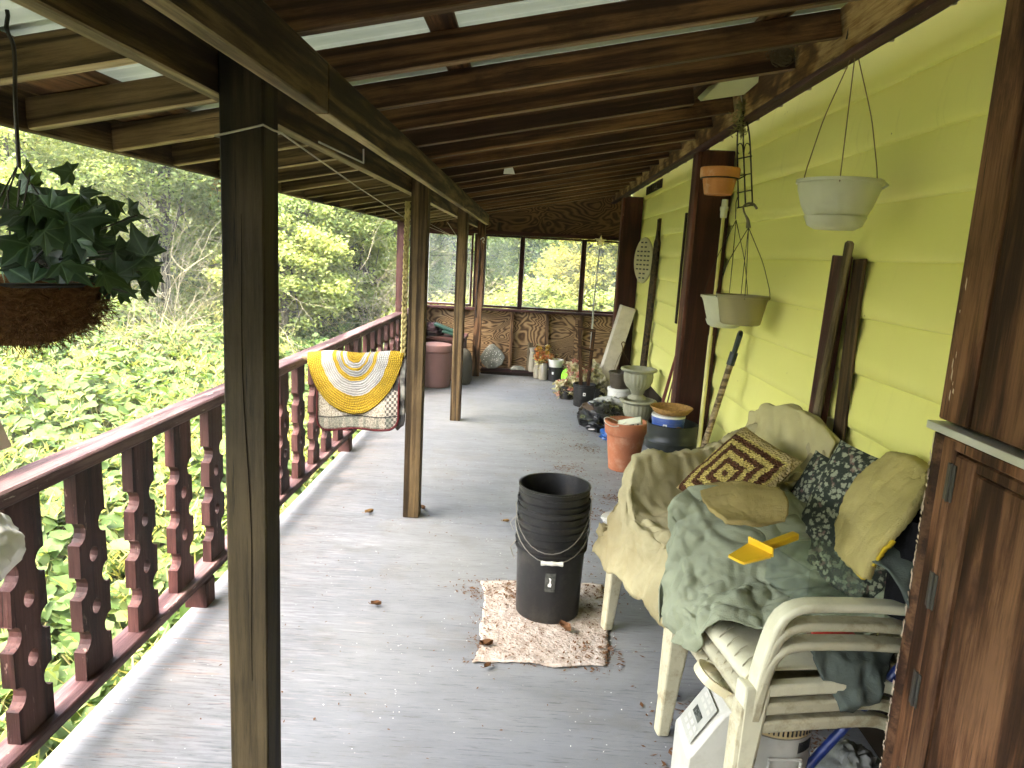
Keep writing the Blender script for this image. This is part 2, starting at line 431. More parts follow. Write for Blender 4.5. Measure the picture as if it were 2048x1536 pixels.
# ================================================================ porch posts (4x4)
PX0, PX1 = -.64, -.55
def porch_post(y0, lab, zt=1.925, mat=W_PT, x0=PX0, x1=PX1):
    p = thing('porch_post', lab, 'post', ((x0+x1)/2, y0, 0), group='square posts carrying the porch beams')
    o = board('timber', ((x0+x1)/2, y0+.045, .0005), ((x0+x1)/2, y0+.045, zt), x1-x0, .09, mat, p, up=(1, 0, 0), bevel=.004)
    return p, o
W_BACKLIT = wood('backlit_post_lumber', (.010, .007, .003), (.026, .019, .008), (.050, .037, .017), bands=4, sx=.35, sy=7)  # post lumber darkened: back-lit shade put into the wood colour
pn, _ = porch_post(1.5, 'dark porch post with a long crack and a wire wrapped round its top', mat=W_BACKLIT)
c = MB()
zz = np.linspace(.5, 1.55, 24)
c.add([(-.60+.018*(1.55-z)+.004*math.sin(z*9)-.0012, 1.4992, z) for z in zz]+[(-.60+.018*(1.55-z)+.004*math.sin(z*9)+.0014*math.sin((z-.5)/1.05*3.1), 1.4992, z) for z in zz],
      [(i, i+24, i+25, i+1) for i in range(23)])
c.build('drying_crack', plain('crack_shadow', (.008, .006, .004), .95, .0), pn)
c = MB(); c.tube([(-.645, 1.494, 1.70), (-.60, 1.495, 1.712), (-.548, 1.495, 1.726), (-.5455, 1.55, 1.724), (-.5455, 1.6, 1.727), (-.6, 1.596, 1.715), (-.645, 1.595, 1.705)], .0022, 6, closed=True)
c.build('wire_wrap', PALEWIRE, pn)
porch_post(3.86, 'porch post beside the hanging rugs, bare weathered lumber with a knot', mat=W_PT)
porch_post(6.27, 'porch post between the brown barrel and the open deck', mat=W_PT)
porch_post(8.66, 'reddish porch post at the far wall under the beam end', mat=wood('far_post', (.05, .024, .01), (.13, .066, .028), (.23, .125, .06)))
# red corner post where the railing ends
p = thing('rail_end_post', 'slim red post where the railing ends beside the far side panel', 'post', (-1.31, 7.36, 0))
board('timber', (-1.31, 7.40, -.1), (-1.31, 7.40, 1.76), .085, .085, W_RED, p, up=(1, 0, 0))

# unseen wall added behind the viewer to keep light off the rafter faces
bw = thing('light_block_wall', 'added unseen dark wall keeping light out of the porch at its other end', 'wall', (0, -3.5, 0))
for i in range(16): board('wall_board', (-1.30, -3.52, .08+.155*i), (1.16, -3.52, .08+.155*i), .15, .03, W_REDDK, bw)
# ================================================================ porch roof
SL = .197
def raf_z(x): return 1.93+SL*(x+.53)            # underside of the rafters
roof = thing('porch_roof', 'low open-rafter porch roof of dark lumber under pale corrugated panels', 'roof', (-.2, 3.5, 1.75))
board('beam', (-.53, -3.5, 1.87), (-.53, 1.83, 1.87), .118, .038, W_BEAM, roof, under=W_LITUNDER)
board('beam', (-.53, 1.835, 1.869), (-.53, 7.1, 1.869), .118, .038, W_BEAM, roof, under=W_LITUNDER)
board('beam', (-.53, 7.104, 1.870), (-.53, 8.62, 1.870), .118, .038, W_BEAM, roof, under=W_LITUNDER)
board('beam', (-.66, -3.5, 1.842), (-.66, 4.2, 1.842), .122, .038, W_BEAM, roof, under=W_LITUNDER)
board('beam', (-.66, 4.204, 1.843), (-.66, 8.9, 1.843), .122, .038, W_BEAM, roof, under=W_LITUNDER)
board('ledger', (.956, -3.5, 2.2415), (.956, 8.93, 2.2415), .15, .046, W_LEDG, roof)
board('ledger_trim', (.956, -3.5, 2.155), (.956, 8.93, 2.155), .02, .05, W_RED, roof)
RY = [1.645+.4075*k for k in range(-12, 18)]
ang = Vector((1, 0, SL)).normalized(); upv = Vector((-SL, 0, 1)).normalized()
for i, ry in enumerate(RY):
    jit = random.uniform(-.006, .006); xe = .931 if abs(ry-3.275) > .05 else .66
    a = Vector((-1.385, ry-.019+jit, raf_z(-1.385))); b = Vector((xe, ry-.019+jit, raf_z(xe)))
    m1 = W_RAFT
    # each rafter is two lengths lapped over the beam: paler outside, darker inside
    mid = Vector((-.66, ry-.019+jit, raf_z(-.66)))
    board('rafter', mid+upv*.0415, b+upv*.0415, .082, .038, W_RAFT, roof, up=upv, under=W_LITEDGE)
    board('rafter_tail', a+upv*.0412, mid-ang*.002+upv*.0412, .0815, .0385, W_PT, roof, up=upv, under=W_LITUNDER)
board('fascia', (-1.405, -3.5, 1.845), (-1.405, 9.0, 1.845), .17, .034, W_BEAM, roof)
for px, wd in ((-1.24, .2), (-.245, .075), (.74, .09)):
    q = Vector((px, 0, raf_z(px)))+upv*(.083+.012)
    board('purlin', (q.x, -3.5, q.z), (q.x, 8.95, q.z), .022, wd, W_RAFT, roof, up=upv)
def roof_panel_mat():
    t = T('pale_corrugated_sheet', (.62, .66, .56), .5, .3)
    v = t.pos(); n = t.noise(t.mapp(v, (1, 5, 1)), 2, 5, .6)
    col = t.ramp(n, [(.3, (.24, .28, .21)), (.7, (.42, .45, .37))]); t.set(base=col)
    tr = t.n('BsdfTranslucent', {'Color': (.55, .62, .48, 1)})
    t.nt.links.new(t.n('MixShader', {0: .03, 1: t.b.outputs[0], 2: tr}), t.out.inputs[0]); return t.m
RP = roof_panel_mat()
yy0 = -3.5
while yy0 < 8.9:
    yy1 = min(yy0+.86, 9.02); ny = int((yy1-yy0)/.0107)
    Yv = np.linspace(yy0, yy1+.03, ny); m = MB()
    rows = []
    for x in (-1.5, 1.16):
        zb = raf_z(x)+.083*math.sqrt(1+SL*SL)+.028
        rows.append([(x, q, zb+.012+.008*math.cos(q*2*math.pi/.0762)+(.004 if int((yy0+2)/.86) % 2 else 0)) for q in Yv])
    m.grid(rows); m.build('roof_panel', RP, roof, smooth=60)
    yy0 = yy1
# cable stapled along the ledger
cb = thing('cable', 'black cable clipped along the bottom of the ledger above the siding', 'cable', (.99, 2, 2.16))
MB().tube([(.992+.003*math.sin(q*7), q, 2.166+.004*math.sin(q*2.3)) for q in np.arange(0.3, 8.9, .12)], .008, 6).build('cord', BLACKP, cb, smooth=True)
clip = None
for q in np.arange(1.0, 8.6, .31):
    m = MB(); m.tube([(.984, q-.006, 2.176), (.992, q-.003, 2.154), (1.004, q, 2.158), (1.006, q+.003, 2.178)], .004, 6)
    m.build('clip', PALEWIRE, cb)

# ================================================================ railing
RXI, RXO = -1.255, -1.345
rail = thing('porch_railing', 'maroon porch railing with scalloped, drilled flat balusters', 'railing', (-1.3, 3.5, .1))
board('top_rail', (-1.30, .2, .843), (-1.30, 7.355, .828), .046, .098, W_REDW, rail, bevel=.006)
board('bottom_rail', (-1.30, .2, .128), (-1.30, 7.355, .118), .038, .09, W_REDW, rail, bevel=.005)
def baluster_mesh():
    H, HW, R = .672, .070, .035
    notch = (.128, .300, .470); pts = []
    taper = lambda z: HW*(1.0-.05*math.cos(z*14))
    def arc(sgn, zc, rev):
        a = np.linspace(-math.pi/2, math.pi/2, 8); q = [(sgn*(taper(zc)-R*math.cos(t)), zc+R*math.sin(t)) for t in a]
        return q
    rt = [(HW, 0)]
    for zc in notch: rt += [(taper(zc-R-.012)*1.0, zc-R-.001)]+arc(1, zc, 0)+[(taper(zc+R+.012), zc+R+.001)]
    rt += [(HW*.93, H)]
    poly = rt+[(-a, b) for a, b in rt[::-1]]
    bm = bmesh.new()
    vs = [bm.verts.new((0, a, b)) for a, b in poly]; bm.faces.new(vs)
    holes = []
    for zc in (.214, .385):
        hv = [bm.verts.new((0, .021*math.cos(t), zc+.025*math.sin(t))) for t in np.linspace(0, 2*math.pi, 12, endpoint=False)]
        holes.append(hv)
    bmesh.ops.delete(bm, geom=[f for f in bm.faces], context='FACES_ONLY')
    edges = []
    for ring in [vs]+holes:
        for i in range(len(ring)):
            e = bm.edges.get((ring[i-1], ring[i])) or bm.edges.new((ring[i-1], ring[i])); edges.append(e)
    bmesh.ops.triangle_fill(bm, use_beauty=True, use_dissolve=False, edges=edges)
    # drop faces filled inside the holes
    for f in list(bm.faces):
        cc = f.calc_center_median()
        for zc in (.214, .385):
            if (cc.y/.0207)**2+((cc.z-zc)/.0247)**2 < .95: bm.faces.remove(f); break
    g = bmesh.ops.extrude_face_region(bm, geom=list(bm.faces))
    bmesh.ops.translate(bm, verts=[q for q in g['geom'] if isinstance(q, bmesh.types.BMVert)], vec=(.036, 0, 0))
    bmesh.ops.recalc_face_normals(bm, faces=bm.faces)
    # lay it down: local X must run along the grain
    bmesh.ops.rotate(bm, verts=bm.verts, matrix=Matrix.Rotation(rad(90), 3, 'Y'))
    me = bpy.data.meshes.new('baluster'); bm.to_mesh(me); bm.free(); me.materials.append(W_RED)
    return me
bal = baluster_mesh()
by = 1.115
while by < 7.28:
    o = bpy.data.objects.new('baluster', bal); COL.objects.link(o); o.parent = rail
    R = Matrix.Rotation(rad(-90)+random.uniform(-.006, .006), 4, 'Y')
    zb = .147-.0016*(by-1)
    R = Matrix.Translation(Vector((-1.318+random.uniform(-.003, .003), by+.058, zb))-rail.location) @ R
    o.matrix_local = R
    by += .2905
for q in (.35, 2.72, 5.1):
    board('support_block', (-1.295, q+.045, -.005), (-1.295, q+.045, .107), .09, .085, W_RED, rail, up=(1, 0, 0))

# ================================================================ far end wall: plywood knee wall, windows, plywood gable
EY = 8.95
endw = thing('end_wall', 'far end wall of grained plywood with a band of dusty windows', 'wall', (0, EY, 0))
MB().box((-1.33, EY+.02, 0.002), (-.61, EY+.034, .79)).build('plywood_panel', PLY, endw)
MB().box((-.607, EY+.02, .002), (.60, EY+.034, .79)).build('plywood_panel', PLY, endw)
MB().box((.603, EY+.02, .002), (1.165, EY+.034, .79)).build('plywood_panel', PLY, endw)
g = MB(); g.prism([(-1.36, 1.735), (1.165, 1.735), (1.165, raf_z(1.165)+.10), (-1.36, raf_z(-1.36)+.10)], EY+.02, EY+.034, 'y'); g.build('gable_panel', PLYD, endw)
MB().box((-1.36, EY+.036, -.4), (1.165, EY+.06, .79)).build('outer_sheathing', W_REDDK, endw)
for q in (-.185, .252, .675, 1.085): board('stud', (q, EY-.02, .1), (q, EY-.02, .79), .04, .075, W_RAFT if q > 1 else wood('stud_wood', (.06, .03, .012), (.17, .09, .04), (.30, .18, .09)) if q < -.1 else bpy.data.materials['stud_wood'], endw, up=(1, 0, 0))
board('floor_plate', (-.54, EY-.035, .055), (.45, EY-.035, .058), .035, .09, W_RED, endw)
board('floor_plate', (-.54, EY-.033, .0195), (1.1, EY-.033, .0195), .036, .08, W_DARK, endw)
board('sill', (-1.33, EY-.03, .805), (1.165, EY-.03, .812), .028, .13, W_RED, endw)
board('header', (-1.36, EY+.0, 1.735), (1.165, EY+.0, 1.737), .045, .05, W_REDDK, endw)
board('cleat', (-.41, EY-.012, 1.70), (-.41, EY-.012, 1.86), .045, .02, W_PT, endw, up=(1, 0, 0))
def glass():
    t = T('dusty_window_glass', (.8, .82, .8), .2, .5)
    tr = t.n('BsdfTransparent', {'Color': (.93, .95, .93, 1)})
    df = t.n('BsdfTranslucent', {'Color': (.85, .84, .74, 1)}); gl = t.n('BsdfGlossy', {'Color': (.8, .85, .9, 1), 'Roughness': .12})
    v = t.voff(t.obj()); n = t.noise(t.mapp(v, (1, 1, 1)), 2.2, 6, .6)
    a = t.n('MixShader', {0: t.ramp(n, [(.35, .015), (.7, .13)]), 1: tr, 2: df})
    b = t.n('MixShader', {0: .05, 1: a, 2: gl}); t.nt.links.new(b, t.out.inputs[0]); return t.m
GLASS = glass()
MB_ = board
wz0, wz1 = .828, 1.712
for (x0, x1) in ((-1.275, -.70), (-.575, -.105), (-.105, .645), (.645, 1.115)):
    wdw = MB().box((x0+.004, EY-.012, wz0), (x0+.026, EY+.018, wz1)); wdw.box((x1-.026, EY-.012, wz0), (x1-.004, EY+.018, wz1))
    wdw.box((x0+.0265, EY-.012, wz0), (x1-.0265, EY+.018, wz0+.024)); wdw.box((x0+.0265, EY-.012, wz1-.024), (x1-.0265, EY+.018, wz1))
    o = wdw.build('window', W_REDDK, endw, bevel=.002, seg=1)
    pn_ = MB().box((x0+.02, EY+.001, wz0+.018), (x1-.02, EY+.004, wz1-.018)).build('pane', GLASS); pn_.parent = o; pn_.location = -endw.location
    st = MB().box((x0+.027, EY-.010, wz0+.025), (x0+.033, EY+.0, wz1-.025)).box((x1-.033, EY-.010, wz0+.025), (x1-.027, EY+.0, wz1-.025)).box((x0+.034, EY-.010, wz0+.025), (x1-.034, EY, wz0+.031)).build('bead', ALU); st.parent = o; st.location = -endw.location
for q in (-1.345, -.64, -.105, .645, 1.14): board('mullion', (q, EY+.027, .82), (q, EY+.027, 1.71), .05 if q not in (1.14, -.64) else .1, .016, W_REDDK, endw, up=(1, 0, 0))
for q in (-.712, -.558, 1.10): MB().box((q-.008, EY-.02, 1.27), (q+.008, EY-.013, 1.37)).build('latch', BLACKP, endw, bevel=.002)
# low side panel beyond the railing
sp = thing('side_panel', 'low dark red side panel with a worn ledge beyond the railing', 'wall', (-1.33, 8.2, 0))
MB().box((-1.36, 7.45, -.3), (-1.335, 8.945, .79)).build('panel', W_REDDK, sp)
board('ledge', (-1.29, 7.45, .815), (-1.29, 8.88, .815), .026, .14, W_REDW, sp)
for q in (7.8, 8.35): board('stud', (-1.30, q, .01), (-1.30, q, .80), .06, .038, W_RAFT, sp, up=(1, 0, 0))
# ================================================================ vegetation
L_KNOT = leafmat('knotweed_leaf', (.08, .138, .034), (.122, .188, .054), (.18, .228, .085), .36)
L_FLOW = leafmat('knotweed_flower', (.38, .37, .13), (.46, .44, .18), (.54, .49, .23), .4)
L_GREEN = leafmat('tree_leaf_green', (.17, .23, .075), (.25, .31, .105), (.34, .38, .15), .45)
L_LIME = leafmat('tree_leaf_lime', (.22, .28, .08), (.33, .38, .12), (.45, .46, .18), .45)
L_YEL = leafmat('tree_leaf_yellow', (.26, .28, .06), (.40, .37, .09), (.52, .43, .12), .45)
L_GOLD = leafmat('tree_leaf_golden', (.30, .20, .03), (.40, .26, .045), (.48, .30, .06), .42)
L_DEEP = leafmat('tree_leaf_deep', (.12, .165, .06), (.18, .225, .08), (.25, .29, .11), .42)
TWIG = plain('bare_twig', (.34, .29, .19), .8, .1, .4)
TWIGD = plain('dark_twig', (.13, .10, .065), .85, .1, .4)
BARK = wood('bark', (.04, .032, .022), (.10, .082, .06), (.18, .155, .12), bands=3, sx=1.5, sy=4)
GRASS = leafmat('grass_blade', (.16, .22, .05), (.26, .32, .08), (.38, .38, .13), .3)

HEART = (np.array([(0, 0, 0), (-.30, -.03, .02), (-.45, .26, .06), (-.30, .62, .03), (0, 1, -.12), (.30, .62, .03), (.45, .26, .06), (.30, -.03, .02), (0, .35, -.05)]),
         [(0, 8, 2, 1), (8, 4, 3, 2), (0, 7, 6, 8), (8, 6, 5, 4)])
LEAF = (np.array([(0, 0, 0), (-.28, .42, .05), (0, 1, -.08), (.28, .42, .05)]), [(0, 3, 2, 1)])
BLADE = (np.array([(-.5, 0, 0), (.5, 0, 0), (.2, .62, .10), (0, 1, .30), (-.2, .62, .10)]), [(0, 1, 2, 4), (4, 2, 3)])
SPIKE = (np.array([(-.5, 0, 0), (.5, 0, 0), (.0, 1, 0)]), [(0, 1, 2)])

def scatter_mesh(name, tmpl, pos, direc, up, size, mat, wid=1.0):
    """one mesh of many leaves: local y -> direc, local z -> up"""
    V, F = tmpl; n = len(pos); V = V*np.array([wid, 1, 1])
    y = direc/np.linalg.norm(direc, axis=1, keepdims=True)
    z = up-y*(up*y).sum(1, keepdims=True); z /= np.linalg.norm(z, axis=1, keepdims=True)+1e-9
    x = np.cross(y, z)
    size = np.asarray(size).reshape(-1, 1, 1)
    pts = (V[None, :, 0:1]*x[:, None]+V[None, :, 1:2]*y[:, None]+V[None, :, 2:3]*z[:, None])*size+pos[:, None]
    me = bpy.data.meshes.new(name); k = len(V)
    me.vertices.add(n*k); me.vertices.foreach_set('co', pts.astype(np.float32).ravel())
    loops = np.concatenate([np.array(f) for f in F]); ls = np.array([len(f) for f in F]); nl = len(loops)
    allv = (loops[None]+np.arange(n)[:, None]*k).ravel()
    me.loops.add(len(allv)); me.loops.foreach_set('vertex_index', allv.astype(np.int32))
    st = np.r_[0, np.cumsum(ls)[:-1]]
    me.polygons.add(n*len(F)); me.polygons.foreach_set('loop_start', (st[None]+np.arange(n)[:, None]*nl).ravel().astype(np.int32))
    me.materials.append(mat); me.update(calc_edges=True); me.validate()
    me.shade_smooth()
    o = bpy.data.objects.new(name, me); COL.objects.link(o); return o
def rdir(n, zb=0.0, zs=1.0):
    a = RNG.uniform(0, 2*np.pi, n); z = zb+zs*RNG.normal(0, .5, n)
    return np.stack([np.cos(a), np.sin(a), z], 1)

# ---- knotweed ground cover
def canopy(x, y):
    d = dist_out(x, y); h = .40+.11*min(d, 3.5)+.16*nz((x, y, 3), .8)+.09*nz((x, y, 9), 2.1)
    return ground_z(x, y)+h
pos, dr, up, sz = [], [], [], []
def strew(x0, x1, y0, y1, dens, s0, s1):
    n = int((x1-x0)*(y1-y0)*dens)
    for _ in range(n):
        x, y = random.uniform(x0, x1), random.uniform(y0, y1)
        if x > -1.46 and y < 9.15: continue
        c = canopy(x, y); dep = abs(random.gauss(0, .18))
        s = random.uniform(s0, s1); a = random.uniform(0, 6.283)
        pos.append((x, y, c-dep)); dr.append((math.cos(a), math.sin(a), random.uniform(-.75, .05)))
        up.append((random.gauss(0, .22)+.12, random.gauss(0, .22)-.10, 1)); sz.append(s)
strew(-3.2, -1.4, .6, 9, 470, .05, .135)
strew(-3.2, -1.4, .6, 9, 160, .10, .15); strew(-6.0, -3.2, 2.5, 12, 330, .085, .135)
strew(-9.5, -6.0, 6, 15, 210, .10, .15)
strew(-3.2, 4, 9.1, 15, 230, .09, .14)
kn = scatter_mesh('knotweed', HEART, np.array(pos), np.array(dr), np.array(up), sz, L_KNOT)
tag(kn, 'bright heart-leaved knotweed covering the ground beside the porch', 'ground cover', kind='stuff')
n = 9000; wx = RNG.uniform(-6, -1.45, n); wy = RNG.uniform(.8, 12, n); wz = np.array([canopy(a, b) for a, b in zip(wx, wy)])-np.abs(RNG.normal(0, .12, n))+.02
wo = scatter_mesh('weeds', LEAF, np.stack([wx, wy, wz], 1), rdir(n, .2, .8), rdir(n, 1.0, .6), RNG.uniform(.03, .075, n), L_LIME, .8)
tag(wo, 'small narrow-leaved weeds growing through the knotweed', 'weeds', kind='stuff')
# flower sprays on top of it
n = 34000; P0 = np.array(pos); sel = RNG.integers(0, len(P0), n//14)
cl = RNG.integers(0, len(sel), n); base = P0[sel][cl]
fp = base+RNG.normal(0, .045, (n, 3))+np.array([0, 0, .05])
fo = scatter_mesh('knotweed_flowers', SPIKE, fp, rdir(n, 1.1, .6), rdir(n, 0, .5), RNG.uniform(.04, .11, n), L_FLOW, .16)
tag(fo, 'pale yellow flower sprays standing over the knotweed leaves', 'flowers', kind='stuff')
# stems under the leaves
m = MB()
for _ in range(700):
    x, y = random.uniform(-4, -1.42), random.uniform(.8, 10)
    z0, z1 = ground_z(x, y), canopy(x, y)-.05
    m.tube([(x, y, z0), (x+random.gauss(0, .05), y+random.gauss(0, .05), (z0+z1)/2), (x+random.gauss(0, .1), y+random.gauss(0, .1), z1)], .004, 4, cap=False)
tag(m.build('knotweed_stems', plain('stem', (.22, .20, .07), .7)), 'thin tan stems below the knotweed leaves', 'stems', kind='stuff')
# short grass along the deck edge
n = 16000; gx = RNG.uniform(-2.1, -1.30, n); gy = RNG.uniform(1.2, 9.0, n)
gz = np.array([ground_z(a, b) for a, b in zip(gx, gy)])
go = scatter_mesh('grass', BLADE, np.stack([gx, gy, gz], 1), rdir(n, 1.6, .7), rdir(n, .1, .3), RNG.uniform(.10, .34, n), GRASS, .045)
tag(go, 'short green and straw grass along the deck edge', 'grass', kind='stuff')

# ---- trees
def crown_points(c, r, n, clumps, spread):
    c = np.array(c); r = np.array(r)
    u = RNG.normal(0, 1, (clumps, 3)); u /= np.linalg.norm(u, axis=1, keepdims=True)
    cc = c+u*r*RNG.uniform(.35, 1.0, (clumps, 1))
    idx = RNG.integers(0, clumps, n); off = RNG.normal(0, 1, (n, 3))*np.array([spread, spread, spread*.42])
    return cc, cc[idx]+off
def tube_fast(m, p0, p1, r0, r1, bend=.1, seg=5, n=5):
    p0, p1 = np.array(p0, float), np.array(p1, float); L = np.linalg.norm(p1-p0)
    mid = RNG.normal(0, bend*L, 3); t = np.linspace(0, 1, seg)
    pts = [tuple(p0+(p1-p0)*a+mid*4*a*(1-a)*.25) for a in t]
    m.tube(pts, [r0+(r1-r0)*a for a in t], n, cap=False)
def tree(name, label, x, y, h, cz, r, mat, n, clumps=70, spread=.28, leaf=(.07, .12), tr=.09, group='trees on the slope', trunkmat=None, wid=1.0, lean=(0, 0)):
    g0 = ground_z(x, y)
    t = thing(name, label, 'tree', (x, y, g0), group=group)
    cc, pp = crown_points((x+lean[0], y+lean[1], cz), r, n, clumps, spread)
    m = MB(); top = np.array((x+lean[0], y+lean[1], min(h, cz+r[2]*.6)))
    b = np.array((x, y, g0-.1)); tube_fast(m, b, top, tr, tr*.35, .05, 8, 8)
    for q in cc[:min(clumps, 34)]:
        s = b+(top-b)*RNG.uniform(.35, .95); tube_fast(m, s, q, tr*.28, .006, .12, 5, 4)
    m.build('trunk', trunkmat or BARK, t, smooth=True)
    d = rdir(n, -.35, .8); u = np.stack([RNG.normal(-.1, .55, n)-.0*pp[:, 0], RNG.normal(-.75, .5, n), RNG.normal(.9, .45, n)], 1)
    o = scatter_mesh('crown', LEAF, pp-np.array(t.location), d, u, RNG.uniform(*leaf, n), mat, wid)
    o.parent = t; return t
TR = [  # name, label, x, y, top, crown centre z, radii, material, leaves, clumps, spread, leaf size
 ('leafy_tree', 'lime green leafy tree behind the hanging ivy basket', -7.4, 10.2, 4.5, 2.1, (1.5, 1.2, 2.1), L_LIME, 34000, 120, .22, (.05, .085)),
 ('leafy_tree', 'dark green leafy tree above the dead twiggy bush', -6.0, 11.9, 5.5, 2.9, (1.3, 1.2, 2.0), L_GREEN, 30000, 120, .20, (.05, .085)),
 ('leafy_tree', 'pale lime tree standing behind the bare brown thicket', -5.0, 12.6, 5.0, 1.9, (.9, 1.0, 1.9), L_LIME, 22000, 100, .18, (.05, .085)),
 ('leafy_tree', 'yellow green maple sapling with golden tips beyond the railing by the rugs', -3.75, 11.2, 3.4, 1.0, (1.1, 1.1, 1.0), L_LIME, 20000, 130, .13, (.05, .08)),
 ('leafy_tree', 'green maple spreading flat branches above the sapling', -3.7, 12.2, 4.2, 2.1, (1.3, 1.2, 1.0), L_GREEN, 20000, 120, .16, (.05, .085)),
 ('leafy_tree', 'tall green tree arching above the maple sapling', -4.4, 14.2, 5.8, 3.7, (1.9, 1.6, 1.7), L_GREEN, 24000, 100, .24, (.06, .10)),
 ('leafy_tree', 'pale green tree whose crown hangs beside the slim red post', -2.5, 14.2, 5.5, 3.1, (1.7, 1.4, 1.3), L_LIME, 20000, 100, .22, (.06, .09)),
 ('leafy_tree', 'broad green tree at the back of the slope between lime crowns', -9.0, 14.0, 7, 3.4, (2.6, 2.0, 3.4), L_LIME, 34000, 140, .30, (.08, .12)),
 ('leafy_tree', 'shaded green tree standing behind the maple sapling', -6.0, 16.4, 7, 3.4, (2.4, 2.0, 3.4), L_GREEN, 30000, 130, .32, (.08, .13)),
 ('leafy_tree', 'shaded green tree beyond the narrow window bay', -2.6, 17.6, 7, 3.2, (2.4, 2.0, 3.2), L_GREEN, 26000, 120, .32, (.08, .13)),
 ('leafy_tree', 'golden yellow tree standing close outside the wide window', 1.2, 12.6, 3.6, 1.55, (.95, .8, 1.0), L_YEL, 24000, 110, .15, (.05, .08)),
 ('leafy_tree', 'bluish green tree seen through the wide middle window', .4, 15.6, 6, 2.4, (1.8, 1.4, 2.4), L_GREEN, 30000, 130, .24, (.06, .10)),
 ('leafy_tree', 'green tree beyond the window behind the star pole', 3.2, 15.0, 6, 2.6, (1.9, 1.6, 2.4), L_LIME, 22000, 110, .26, (.07, .11)),
 ('leafy_tree', 'pale green tree behind the bare grey bush at the narrow window', -1.4, 14.6, 5, 2.0, (1.2, 1.0, 1.8), L_LIME, 20000, 100, .2, (.05, .09)),
 ('leafy_tree', 'low lime sapling filling the shade beyond the slim red post', -3.0, 12.9, 3.0, 1.0, (.9, .6, 1.0), L_LIME, 16000, 90, .15, (.05, .08)),
 ('leafy_tree', 'yellow leaved tree high on the slope above the ivy basket', -11.0, 12.4, 6, 3.2, (2.0, 1.8, 2.8), L_LIME, 24000, 110, .26, (.07, .11)),
]
for a in TR: tree(*a)
# yellow-green bushes under the far windows
def bush(label, x, y, r, mat, n, leaf=(.06, .10)):
    g0 = ground_z(x, y); t = thing('bush', label, 'bush', (x, y, g0), group='bushes round the porch')
    cc, pp = crown_points((x, y, g0+r[2]), r, n, 60, .16)
    m = MB()
    for q in cc[:40]: tube_fast(m, (x+random.gauss(0, .15), y+random.gauss(0, .15), g0), q, .012, .004, .1, 4, 4)
    m.build('stems', TWIGD, t)
    o = scatter_mesh('foliage', LEAF, pp-np.array(t.location), rdir(n, -.3, .8), np.stack([RNG.normal(-.1, .5, n), RNG.normal(-.6, .5, n), RNG.normal(1, .4, n)], 1), RNG.uniform(*leaf, n), mat); o.parent = t
bush('bright yellow green bush below the window behind the star pole', 1.35, 11.4, (1.0, .7, .92), L_LIME, 16000)
bush('bright yellow green bush below the wide middle window', -.1, 11.7, (1.0, .7, .86), L_LIME, 16000)
bush('green bush below the narrow window beside the corner post', -1.5, 12.0, (.8, .7, .7), L_LIME, 9000)
bush('low leafy bush just past the end of the railing', -2.2, 9.3, (.55, .7, .50), L_KNOT, 3500, (.07, .12))
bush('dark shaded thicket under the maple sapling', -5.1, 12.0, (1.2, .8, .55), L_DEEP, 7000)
bush('sparse green bush growing through the dead twigs', -6.6, 9.6, (1.4, 1.0, .75), L_GREEN, 7000)
# small golden autumn sprig in the maple
tree('golden_sapling', 'small orange gold sapling between the green trees', -5.0, 12.0, 3.2, 2.35, (.22, .22, .5), L_GOLD, 900, 22, .07, (.05, .08), .02)
tree('golden_sapling', 'little yellow sapling above the bare twiggy bush', -8.6, 12.0, 3.5, 3.0, (.5, .5, .35), L_YEL, 1500, 26, .10, (.05, .08), .02)
tree('golden_sapling', 'yellow shoot low in the knotweed below the ivy basket', -6.9, 9.2, .8, .55, (.35, .3, .16), L_GOLD, 500, 16, .06, (.05, .08), .01)

# ---- dead twiggy bushes
def twigs(label, x, y, nb, L, spread, mat, lean=(0, 0), zc=0.0, r=.010):
    g0 = ground_z(x, y); t = thing('bare_bush', label, 'bush', (x, y, g0), group='bare twiggy bushes')
    m = MB()
    def grow(p, d, l, rr, lev):
        seg = 7; pts = [p.copy()]; q = p.copy(); dd = d.copy()
        for i in range(seg):
            dd = dd+RNG.normal(0, .20, 3)+np.array([0, 0, -.035*lev]); dd /= np.linalg.norm(dd)
            q = q+dd*l/seg; pts.append(q.copy())
        m.tube([tuple(v) for v in pts], [rr*(1-.8*i/seg) for i in range(seg+1)], 3, cap=False)
        if lev < 3:
            for _ in range(3 if lev < 2 else 3):
                i = RNG.integers(2, seg); nd = dd+RNG.normal(0, .75, 3); nd /= np.linalg.norm(nd)
                grow(pts[i], nd, l*RNG.uniform(.4, .7), rr*.5, lev+1)
    for _ in range(nb):
        d = np.array([RNG.normal(0, spread)+lean[0], RNG.normal(0, spread)+lean[1], RNG.uniform(.5, 1.0)]); d /= np.linalg.norm(d)
        grow(np.array((x+RNG.normal(0, .25), y+RNG.normal(0, .25), g0+zc)), d, L*RNG.uniform(.6, 1.1), r, 0)
    m.build('twigs', mat, t)
twigs('tangled bare tan bush between the ivy basket and the wire-wrapped post', -5.2, 9.4, 30, 1.5, .8, TWIG, (.6, -.1), r=.011)
twigs('tall bare brown thicket rising behind the tangled bush', -5.5, 10.6, 26, 2.6, .40, TWIG, (.1, 0), r=.010)
twigs('bare grey bush tangled beyond the narrow window', -1.5, 12.4, 34, 2.2, .75, TWIG, (.2, 0), r=.010)
twigs('bare pale bush seen beside the slim red post', -2.7, 12.4, 24, 2.4, .60, TWIG, (.35, 0), r=.010)
twigs('thin bare twigs in the shade under the maple sapling', -4.5, 10.6, 10, 1.0, .9, TWIGD, (0, 0), r=.008)
